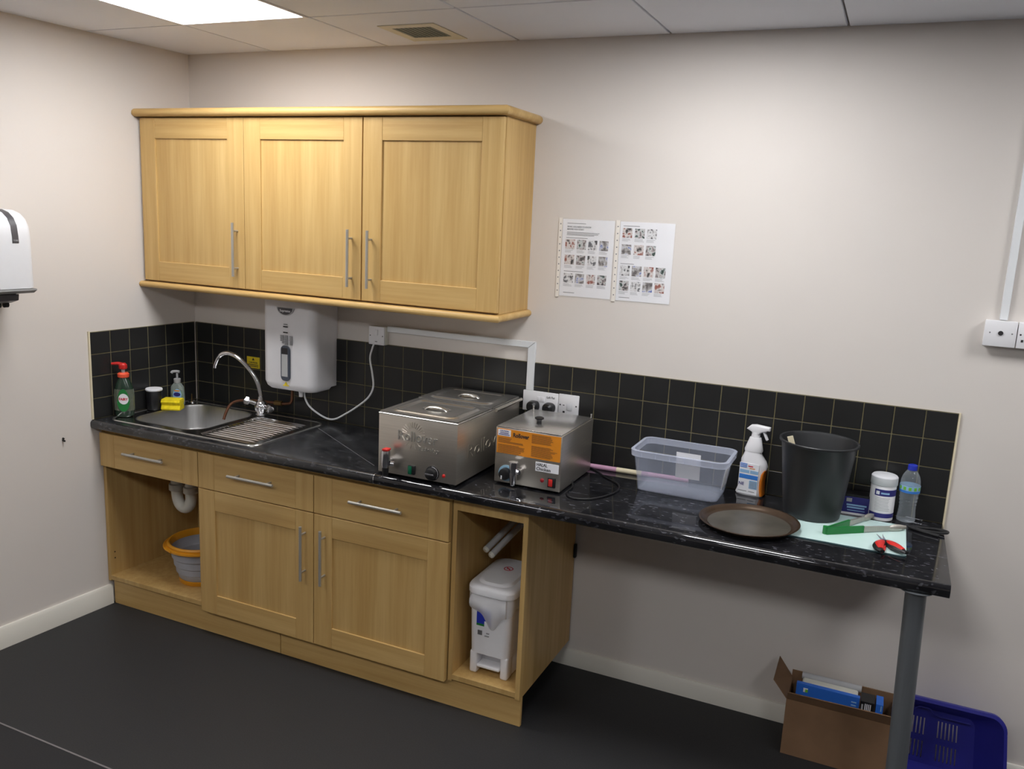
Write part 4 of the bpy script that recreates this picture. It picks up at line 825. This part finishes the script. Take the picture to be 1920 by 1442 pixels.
arm((3.052, -0.348, zt_), (3.185, -0.098, zt_)); arm((3.050, -0.360, zt_), (3.288, -0.172, zt_))
MB().cyl((3.046, -0.352, zt_), (3.046, -0.352, zt_ + 0.025), 0.009, 'green', n=16).build('green_pivot', t)
t = thing('black_utensil', 'black wire-handled utensil overhanging the worktop end beside the water bottle', 'utensil', (3.35, -0.128, ZW + 0.001))
MB().tube([(3.305, -0.118, ZW + 0.0065), (3.34, -0.114, ZW + 0.0075), (3.385, -0.112, ZW + 0.010), (3.414, -0.122, ZW + 0.011), (3.418, -0.132, ZW + 0.011), (3.408, -0.142, ZW + 0.0105), (3.37, -0.146, ZW + 0.008), (3.33, -0.136, ZW + 0.0065), (3.298, -0.125, ZW + 0.0065)], 0.0048, 'black', 10).build('handle_loop', t)
MB().tube([(3.30, -0.128, ZW + 0.0062), (3.345, -0.152, ZW + 0.0062), (3.39, -0.168, ZW + 0.0062)], 0.0052, 'black', 10).build('arm', t)
t = thing('steel_rod', 'short thin steel rod behind the water bottle', 'rod', (3.328, -0.022, ZW + 0.001))
mb = MB(); mb.cyl((3.29, -0.016, ZW + 0.0065), (3.338, -0.027, ZW + 0.0065), 0.0028, 'chrome', n=10); mb.lathe([(0, -0.005), (0.0045, -0.003), (0.005, 0), (0.0045, 0.003), (0, 0.005)], (3.34, -0.0275, ZW + 0.0065), 'chrome', 12); mb.build('rod', t)

t = thing('scissors', 'small scissors with red and black handles on the mint board', 'scissors', (3.225, -0.36, ZW + 0.0064))
zs_ = ZW + 0.0068
def blade(a, b, w): 
    a, b = Vector(a), Vector(b); d = b - a; n = Vector((-d.y, d.x, 0)).normalized()
    m_ = MB(); m_.prism([(a + n * w)[:2], (a - n * w)[:2], (b - n * 0.001)[:2], (b + n * 0.001)[:2]], 'z', zs_ + 0.006, zs_ + 0.0085, 'chrome', 0.0004, 1); return m_.build('blade', t)
blade((3.224, -0.348, 0), (3.201, -0.288, 0), 0.0055); blade((3.227, -0.348, 0), (3.219, -0.284, 0), 0.0055)
MB().cyl((3.2255, -0.348, zs_ + 0.004), (3.2255, -0.348, zs_ + 0.0115), 0.004, 'chrome', n=14).build('rivet', t)
def grip(p0, p1, p2, p3):
    m_ = MB(); m_.tube([p0, p1, p2, p3], lambda u: 0.008 + 0.009 * math.sin(PI * min(1, u * 1.05)), 'black', 14, flat=(1.0, 0.62)); g = m_.build('black_grip', t)
    q0, q1, q2 = [Vector(p).lerp(Vector(q), s_) + Vector((0, 0, 0.0056)) for p, q, s_ in ((p0, p1, 0.5), (p1, p2, 0.5), (p2, p3, 0.6))]
    MB().tube([q0, q1, q2], lambda u: 0.007 + 0.007 * math.sin(PI * min(1, u)), 'red', 14, flat=(1.0, 0.5)).build('red_inlay', g)
grip((3.226, -0.350, zs_ + 0.009), (3.213, -0.385, zs_ + 0.0108), (3.207, -0.425, zs_ + 0.0108), (3.221, -0.455, zs_ + 0.0108)); grip((3.226, -0.350, zs_ + 0.009), (3.244, -0.372, zs_ + 0.0108), (3.264, -0.405, zs_ + 0.0108), (3.290, -0.430, zs_ + 0.0108))
MB().tube([(3.221, -0.375, zs_ + 0.008), (3.226, -0.405, zs_ + 0.008), (3.224, -0.435, zs_ + 0.008), (3.219, -0.452, zs_ + 0.008)], 0.0045, 'red', 10).build('finger_loop', t)

t = thing('blue_carton', 'small dark blue carton between the black bucket and the white tub', 'carton', (3.108, -0.05, ZW), math.radians(4))
MB().box(-0.062, 0.058, -0.032, 0.030, 0.0008, 0.066, 'navy', 0.001, 1).build('carton_body', t, local=True)
MB().box(-0.0605, 0.0565, -0.0305, 0.0285, 0.0655, 0.074, 'black', 0.001, 1).build('dark_lid', t, local=True)
mb = MB(); mb.box(-0.018, 0.0, -0.0328, -0.0318, 0.048, 0.061, 'lgrey'); mb.box(-0.016, 0.050, -0.0326, -0.0318, 0.034, 0.0395, 'pale'); mb.box(-0.014, 0.044, -0.0326, -0.0318, 0.025, 0.0305, 'pale'); mb.box(-0.012, 0.046, -0.0326, -0.0318, 0.016, 0.0185, 'pale'); mb.box(-0.0625, 0.0585, -0.0326, -0.0318, 0.001, 0.009, 'paper'); mb.build('print', t, local=True)
t = thing('wipes_tub', 'white cylindrical wipes tub with dark blue bands', 'tub', (3.206, -0.063, ZW))
cx_, cy_ = 3.206, -0.063; rb = 0.0415
MB().lathe([(rb - 0.004, 0.0008), (rb, 0.004), (rb, 0.126), (rb - 0.002, 0.129)], (cx_, cy_, ZW), 'white', 48).build('tub_body', t)
MB().lathe([(rb + 0.0012, 0.127), (rb + 0.0025, 0.129), (rb + 0.002, 0.155), (rb - 0.002, 0.160), (rb - 0.006, 0.1612), (0, 0.1612)], (cx_, cy_, ZW), 'whitem', 48).build('lid', t)
def band(z0, z1, a0, a1, mat, m_, r=0.0004):
    R_ = rb + r; n = 24
    m_.skin([[(cx_ + (R_ - dd) * math.cos(math.radians(a0 + (a1 - a0) * k / n)), cy_ + (R_ - dd) * math.sin(math.radians(a0 + (a1 - a0) * k / n)), ZW + zz) for zz, dd in ((z0, 0), (z1, 0), (z1, 0.001), (z0, 0.001))] for k in range(n + 1)], mat)
mb = MB(); band(0.092, 0.115, -128, 0, 'navy', mb); band(0.014, 0.030, -150, 10, 'navy', mb)
lb = mb.build('label', t); mb = MB(); band(0.0965, 0.1085, -121, -105, 'paper', mb, 0.0007); band(0.099, 0.105, -98, -60, 'pale', mb, 0.0007)
for k in range(9): band(0.040 + k * 0.0055, 0.0415 + k * 0.0055, -122, -62 + 10 * random.random(), 'lgrey', mb, 0.0005)
mb.build('lettering', lb)
t = thing('water_bottle', 'clear plastic water bottle with blue cap beside the wipes tub', 'bottle', (3.289, -0.046, ZW))
c = (3.289, -0.046, ZW); pr = [(0.024, 0.001), (0.030, 0.005)]
for k in range(7): z = 0.014 + k * 0.0125; pr += [(0.0310 - 0.0012 * math.sin(k / 6 * PI) * 2.4, z), (0.0290 - 0.0012 * math.sin(k / 6 * PI) * 2.4, z + 0.006)]
pr += [(0.0315, 0.104), (0.0330, 0.108), (0.0330, 0.134), (0.0322, 0.138), (0.0315, 0.150), (0.027, 0.166), (0.019, 0.180), (0.0135, 0.187), (0.0130, 0.190)]
MB().lathe(pr, c, 'bottle', 40).build('bottle_body', t)
mb = MB(); mb.lathe([(0.0333, 0.109), (0.0333, 0.117)], c, 'sky', 40, caps=False); mb.lathe([(0.0334, 0.117), (0.0334, 0.1335)], c, 'pale', 40, caps=False)
for a in range(-150, 0, 30): mb.box(-0.0045, 0.0045, -0.0004, 0.0006, 0.1195, 0.1305, 'lime', mtx=Matrix.Translation(c) @ Matrix.Rotation(math.radians(a + 90), 4, 'Z') @ Matrix.Translation((0, -0.0338, 0)))
mb.build('label', t)
MB().lathe([(0.0150, 0.186), (0.0155, 0.188), (0.0150, 0.2035), (0.013, 0.205), (0, 0.205)], c, 'bluecap', 28).build('cap', t)

# ------------------------------------------------------------------ things in the open cabinets
t = thing('folding_bucket', 'grey and amber collapsible bucket in the open sink cabinet', 'bucket', (0.350, -0.355, 0.1462))
c = (0.350, -0.355, 0.1468)
MB().lathe([(0.0, 0.0), (0.101, 0.0), (0.104, 0.004), (0.105, 0.020), (0.100, 0.022), (0.0, 0.022)], c, 'amber', 48).build('base', t)
MB().lathe([(0.101, 0.021), (0.106, 0.026), (0.111, 0.05), (0.117, 0.054), (0.119, 0.082), (0.126, 0.088), (0.128, 0.118), (0.135, 0.126), (0.139, 0.165), (0.142, 0.17), (0.138, 0.17), (0.131, 0.128), (0.124, 0.12), (0.122, 0.09), (0.115, 0.083), (0.113, 0.056), (0.107, 0.051), (0.098, 0.024)], c, 'purple', 56, caps=False).build('folding_wall', t)
MB().lathe([(0.140, 0.163), (0.152, 0.165), (0.163, 0.172), (0.163, 0.180), (0.153, 0.182), (0.154, 0.190), (0.149, 0.197), (0.143, 0.197), (0.138, 0.19), (0.136, 0.166)], c, 'amber', 56, caps=False).build('rim', t)
MB().tube([(0.350 + 0.166 * math.cos(a), -0.355 + 0.166 * math.sin(a), 0.1468 + 0.178) for a in [math.radians(100 + 20 * k) for k in range(9)]], 0.0045, 'amber', 10).build('carry_handle', t)
t = thing('pedal_bin', 'white plastic pedal bin with a liner in the narrow open cabinet', 'bin', (1.913, -0.335, 0.1462))
zf = 0.1466; fx0, fx1, fy0, fy1 = 1.823, 2.001, -0.500, -0.225
mb = MB(); tp_ = 0.010
def brng(z, y0=fy0, y1=fy1, d=0.0):
    u = (z - zf) / 0.33; e_ = tp_ * (1 - u); return rr3(fx0 + e_ + d, fx1 - e_ - d, y0 + e_ * 0.6 + d, y1 - e_ - d, 0.028, z)
mb.skin([brng(zf + 0.088), brng(zf + 0.335)], 'white', True, True)
for a, b in ((fx0 + 0.0085, fx0 + 0.040), (fx1 - 0.040, fx1 - 0.0085)): mb.box(a, b, fy0 + 0.008, fy0 + 0.060, zf, zf + 0.092, 'white', 0.008, 3)
mb.box(fx0 + 0.010, fx1 - 0.010, fy0 + 0.058, fy1 - 0.012, zf, zf + 0.092, 'white', 0.008, 2)
mb.build('bin_body', t)
MB().box(fx0 + 0.041, fx1 - 0.041, fy0 + 0.004, fy0 + 0.057, zf + 0.030, zf + 0.042, 'white', 0.004, 3).build('pedal', t)
mb = MB()
def lidz(x, y):
    d = rr_dist(x, y, fx0 - 0.008, fx1 + 0.010, fy0 - 0.016, fy1 + 0.012, 0.05); s_ = sstep(0.028, 0.040, d)
    return zf + 0.362 + 0.012 * sstep(0.0, 0.022, d) + 0.006 * s_ + 0.05 * (y - fy0) * 0.25
out = lambda z, g: rr3(fx0 - 0.010 - g, fx1 + 0.012 + g, fy0 - 0.018 - g, fy1 + 0.014 + g, 0.05, z, 8)
mb.skin([[(x, y, z + 0.05 * (y - fy0) * 0.25) for x, y, z in r] for r in (out(zf + 0.335, -0.004), out(zf + 0.338, 0.0), out(zf + 0.358, 0.0), out(zf + 0.367, -0.005), out(zf + 0.372, -0.014), out(zf + 0.373, -0.027), out(zf + 0.382, -0.034), out(zf + 0.3835, -0.042))], 'white', True, True)
l = mb.build('lid', t)
MB().box(1.955, 2.015, fy1 - 0.015, fy1 + 0.02, zf + 0.374, zf + 0.392, 'white', 0.005, 2).build('hinge', l)
mb = MB(); cxs, cys = 1.915, -0.345; zz = zf + 0.3865
mb.lathe([(0.0155, 0), (0.0185, 0), (0.0185, 0.0008), (0.0155, 0.0008)], (cxs, cys, zz), 'redink', 28, caps=False); mb.box(-0.016, 0.016, -0.0017, 0.0017, 0.0002, 0.0008, 'redink', mtx=Matrix.Translation((cxs, cys, zz)) @ Matrix.Rotation(math.radians(-45), 4, 'Z')); mb.box(-0.007, 0.007, -0.003, 0.003, 0.0001, 0.0005, 'redink', mtx=Matrix.Translation((cxs, cys, zz)))
mb.build('prohibition_sign', l)
mb = MB(); n = 96; rows = []
raw_ = rrect(fx0, fx1, fy0, fy1, 0.03, 8); base_ = []
for (xa, ya), (xb, yb_) in zip(raw_, raw_[1:] + raw_[:1]):
    m_ = max(1, int(math.hypot(xb - xa, yb_ - ya) / 0.005))
    base_ += [(xa + (xb - xa) * q / m_, ya + (yb_ - ya) * q / m_) for q in range(m_)]
nb = len(base_); ccx, ccy = (fx0 + fx1) / 2, (fy0 + fy1) / 2
def drape(k):
    x, y = base_[k]; front = sstep(-0.40, -0.5, y)
    return 0.046 + front * (0.020 + 0.066 * math.exp(-((x - 1.928) / 0.034) ** 2)) + 0.003 * math.sin(k * 0.5)
for lev in (0, 0.25, 0.55, 0.8, 1.0):
    ring = []
    for k, (x, y) in enumerate(base_):
        d = Vector((x - ccx, y - ccy)); d.normalize(); dz = drape(k) * lev; b_ = 0.005 + 0.022 * math.sin(PI * min(1, lev * 0.9 + 0.1)) + 0.003 * math.sin(k * 0.38 + lev * 2)
        if x < fx0 + 0.02 or y > fy1 - 0.02 or x > fx1 - 0.02: b_ = min(b_, 0.008)
        ring.append((x + d.x * b_, y + d.y * b_, zf + 0.334 - dz))
    rows.append(ring)
mb.skin(rows, 'liner', False, False); mb.build('bin_liner', t)
yb = fy0 - 0.0012; mb = MB()
mb.box(1.860, 1.918, yb - 0.0006, yb + 0.004, zf + 0.208, zf + 0.272, 'bluecap', edit=lambda c_: Vector((c_.x, c_.y + (zf + 0.30 - c_.z) * 0.016, c_.z))); mb.box(1.860, 1.893, yb - 0.001, yb + 0.004, zf + 0.206, zf + 0.215, 'green2', edit=lambda c_: Vector((c_.x, c_.y + (zf + 0.30 - c_.z) * 0.016, c_.z)))
mb.box(1.893, 1.911, yb - 0.0012, yb + 0.004, zf + 0.205, zf + 0.228, 'paper', edit=lambda c_: Vector((c_.x, c_.y + (zf + 0.30 - c_.z) * 0.016, c_.z)))
for k in range(7): mb.box(1.866 + k * 0.0027, 1.8675 + k * 0.0027, yb + 0.0008, yb + 0.006, zf + 0.168, zf + 0.186, 'greyink')
mb.box(1.895, 1.913, yb + 0.0012, yb + 0.006, zf + 0.166, zf + 0.169, 'greyink'); mb.box(1.902, 1.914, yb + 0.0008, yb + 0.006, zf + 0.178, zf + 0.181, 'greyink')
mb.build('label', t)
for k, (dx, dz, lab) in enumerate(((0.0, 0.0, 'upper of two grey tubes slanting inside the narrow cabinet'), (0.024, -0.018, 'lower of two grey tubes slanting inside the narrow cabinet'))):
    a = Vector((1.826 + dx, -0.372, 0.604 + dz)); b = Vector((1.948 + dx, -0.042, 0.792 + dz))
    t = thing('metal_tube', lab, 'tube', tuple(a), 0, 'grey tubes in the narrow cabinet')
    MB().cyl(a, b, 0.0128, 'lgrey', n=20).build('tube', t)
    d = (b - a).normalized(); q = Vector((0, 0, 1)).rotation_difference(-d).to_matrix().to_4x4()
    MB().lathe([(0.0134, -0.006), (0.0134, 0.001), (0.010, 0.006), (0, 0.008)], a, 'offw', 18, tilt=q).build('end_cap', t)
t = MB().box(-0.019, 0.019, -0.010, 0.010, -0.17, 0.17, 'woodi', 0.001, 1, mtx=Matrix.Translation((1.985, -0.058, 0.66)) @ Matrix.Rotation(math.radians(-14), 4, 'Y'))
tag(t.build('timber_batten', None, (1.985, -0.06, 0.5)), 'short maple batten leaning at the back of the narrow cabinet', 'batten')

# ------------------------------------------------------------------ box and basket on the floor
t = thing('cardboard_box', 'open brown cardboard box on the floor beside the metal leg', 'box', (3.15, -0.13, 0))
x0, x1, y0, y1, zt = 2.980, 3.335, -0.2155, -0.040, 0.218; w = 0.004
mb = MB(); mb.box(x0, x1, y0, y0 + w, 0.001, zt, 'cardboard'); mb.box(x0, x1, y1 - w, y1, 0.001, zt + 0.03, 'cardboard'); mb.box(x0, x0 + w, y0 + w, y1 - w, 0.001, zt, 'cardboard'); mb.box(x1 - w, x1, y0 + w, y1 - w, 0.001, zt, 'cardboard'); mb.box(x0 + w, x1 - w, y0 + w, y1 - w, 0.001, 0.006, 'cardboard'); mb.build('box_body', t)
mb = MB(); mb.skin([[(x0, y0, zt), (x0, y1 - w, zt), (x0 + 0.003, y1 - w, zt + 0.002), (x0 + 0.003, y0, zt + 0.002)], [(x0 - 0.052, y0 + 0.004, zt + 0.060), (x0 - 0.052, y1 - 0.004, zt + 0.070), (x0 - 0.050, y1 - 0.004, zt + 0.073), (x0 - 0.050, y0 + 0.004, zt + 0.063)]], 'cardboard'); mb.build('end_flap', t)
mb = MB(); mb.skin([[(x0 + 0.002, y0 + 0.001, zt), (x1, y0 + 0.001, zt), (x1, y0 + 0.004, zt + 0.001), (x0 + 0.002, y0 + 0.004, zt + 0.001)], [(x0 + 0.004, y0 - 0.030, zt + 0.042), (x1 - 0.002, y0 - 0.037, zt + 0.052), (x1 - 0.002, y0 - 0.034, zt + 0.0535), (x0 + 0.004, y0 - 0.027, zt + 0.0435)]], 'cardboard'); mb.build('front_flap', t)
def carton(name, label, a, b, c_, d, e_, f_, mat, bits, ry=0.0):
    t = thing(name, label, 'carton', ((a + b) / 2, (c_ + d) / 2, e_), 0)
    MB().box(a, b, c_, d, e_, f_, mat, 0.001, 1).build('carton_body', t)
    if bits:
        mb = MB()
        for q in bits: mb.box(*q)
        mb.build('print', t)
    return t
carton('blue_carton', 'long bright blue carton standing in the cardboard box', 3.005, 3.222, -0.142, -0.124, 0.0065, 0.252, 'carton',
       [(3.030, 3.046, -0.1428, -0.1418, 0.222, 0.238, 'paper'), (3.037, 3.046, -0.1429, -0.1417, 0.222, 0.234, 'lime'), (3.195, 3.212, -0.1428, -0.1418, 0.216, 0.220, 'pale'), (3.195, 3.212, -0.1428, -0.1418, 0.228, 0.232, 'pale')])
t = carton('black_carton', 'black carton with white lettering inside the cardboard box', 3.226, 3.272, -0.150, -0.085, 0.0065, 0.248, 'black', [(3.229, 3.235, -0.1508, -0.1498, 0.205, 0.236, 'lgrey')])
mb = MB()
for k in range(4): mb.box(3.240 + k * 0.0058, 3.2432 + k * 0.0058, -0.1508, -0.1498, 0.208, 0.240, 'paper')
mb.build('lettering', t)
carton('blue_carton', 'small blue carton beside the black carton in the cardboard box', 3.276, 3.300, -0.150, -0.085, 0.0065, 0.250, 'carton', [(3.292, 3.2955, -0.1508, -0.1498, 0.225, 0.245, 'pale')])
t = thing('plastic_roll', 'rolled clear plastic bag at the back of the cardboard box', 'roll', (3.15, -0.066, 0.20))
mb = MB(); mb.box(3.022, 3.215, -0.121, -0.052, 0.0065, 0.250, 'offw', 0.008, 3); mb.cyl((3.018, -0.075, 0.252), (3.225, -0.075, 0.252), 0.0125, 'lgrey', n=18); mb.build('roll', t)
t = thing('shopping_basket', 'blue plastic basket on its side against the wall', 'basket', (3.54, -0.07, 0))
def brr(x0, x1, z0, z1, r, y): return [(x, y, z) for x, z in rrect(x0, x1, z0, z1, r, 8)]
X0, X1 = 3.372, 3.706
def shear(r): return [(x + (0.285 - z) * 0.125 * max(0, (x - X0) / (X1 - X0)) - 0.024, y + (z - 0.002) * 0.10, 0.002 + (z - 0.002) * 1.11) for x, y, z in r]
mb = MB(); mb.skin([shear(brr(X0 + 0.02, X1 - 0.085, 0.012, 0.208, 0.03, -0.060)), shear(brr(X0 + 0.006, X1 - 0.026, 0.006, 0.255, 0.034, -0.145)), shear(brr(X0 - 0.004, X1 - 0.006, 0.002, 0.276, 0.045, -0.148)), shear(brr(X0 - 0.006, X1 - 0.004, 0.0015, 0.278, 0.045, -0.163)), shear(brr(X0 + 0.004, X1 - 0.014, 0.010, 0.268, 0.04, -0.166)), shear(brr(X0 + 0.012, X1 - 0.028, 0.012, 0.252, 0.032, -0.145)), shear(brr(X0 + 0.024, X1 - 0.090, 0.018, 0.203, 0.028, -0.064))], 'blue', False, False)
mb.build('side_wall', t)
# slotted base of the basket: bars and slots
mb = MB(); bx0, bx1, bz0, bz1 = X0 + 0.019, X1 - 0.086, 0.013, 0.207
def bar(a, b, c_, d): mb.box(a, b, -0.064, -0.060, c_, d, 'blue', edit=lambda c: Vector(shear([tuple(c)])[0]))
rowsz = [(0.036, 0.092), (0.112, 0.170)]
bar(bx0, bx1, bz0, 0.036); bar(bx0, bx1, 0.092, 0.112); bar(bx0, bx1, 0.170, bz1)
for za, zb in rowsz:
    x = bx0; groups = [(3.404, 3.472), (3.504, 3.572)]
    prev = bx0
    for a, b in groups:
        bar(prev, a, za, zb); k = 6 if b - a > 0.05 else 5; st_ = (b - a) / k
        for i in range(k): bar(a + st_ * (i + 0.36), a + st_ * (i + 1), za, zb)
        prev = b
    bar(prev, bx1, za, zb)
mb.build('slotted_base', t)
mb = MB(); hpts = [(3.392 + 0.016 * k, -0.095, 0.206 + (0.012 if 3 <= k <= 5 else 0.0) - (0.006 if k > 6 else 0)) for k in range(14)]
mb.tube([shear([p])[0] for p in hpts], 0.003, 'blue', 8); mb.build('handle_ridge', t)

# ------------------------------------------------------------------ world and view
w_ = bpy.data.worlds.new('world'); scene.world = w_; w_.use_nodes = True
bgn = w_.node_tree.nodes.get('Background'); bgn.inputs[0].default_value = (0.5, 0.5, 0.52, 1); bgn.inputs[1].default_value = 0.02
scene.view_settings.view_transform = 'Standard'; scene.view_settings.look = 'None'
scene.view_settings.exposure = 0.0; scene.view_settings.gamma = 1.0; scene.view_settings.use_curve_mapping = False
scene.cycles.max_bounces = 10; scene.cycles.diffuse_bounces = 5; scene.cycles.glossy_bounces = 4; scene.cycles.transparent_max_bounces = 16
scene.cycles.use_denoising = True; scene.cycles.sample_clamp_indirect = 8.0
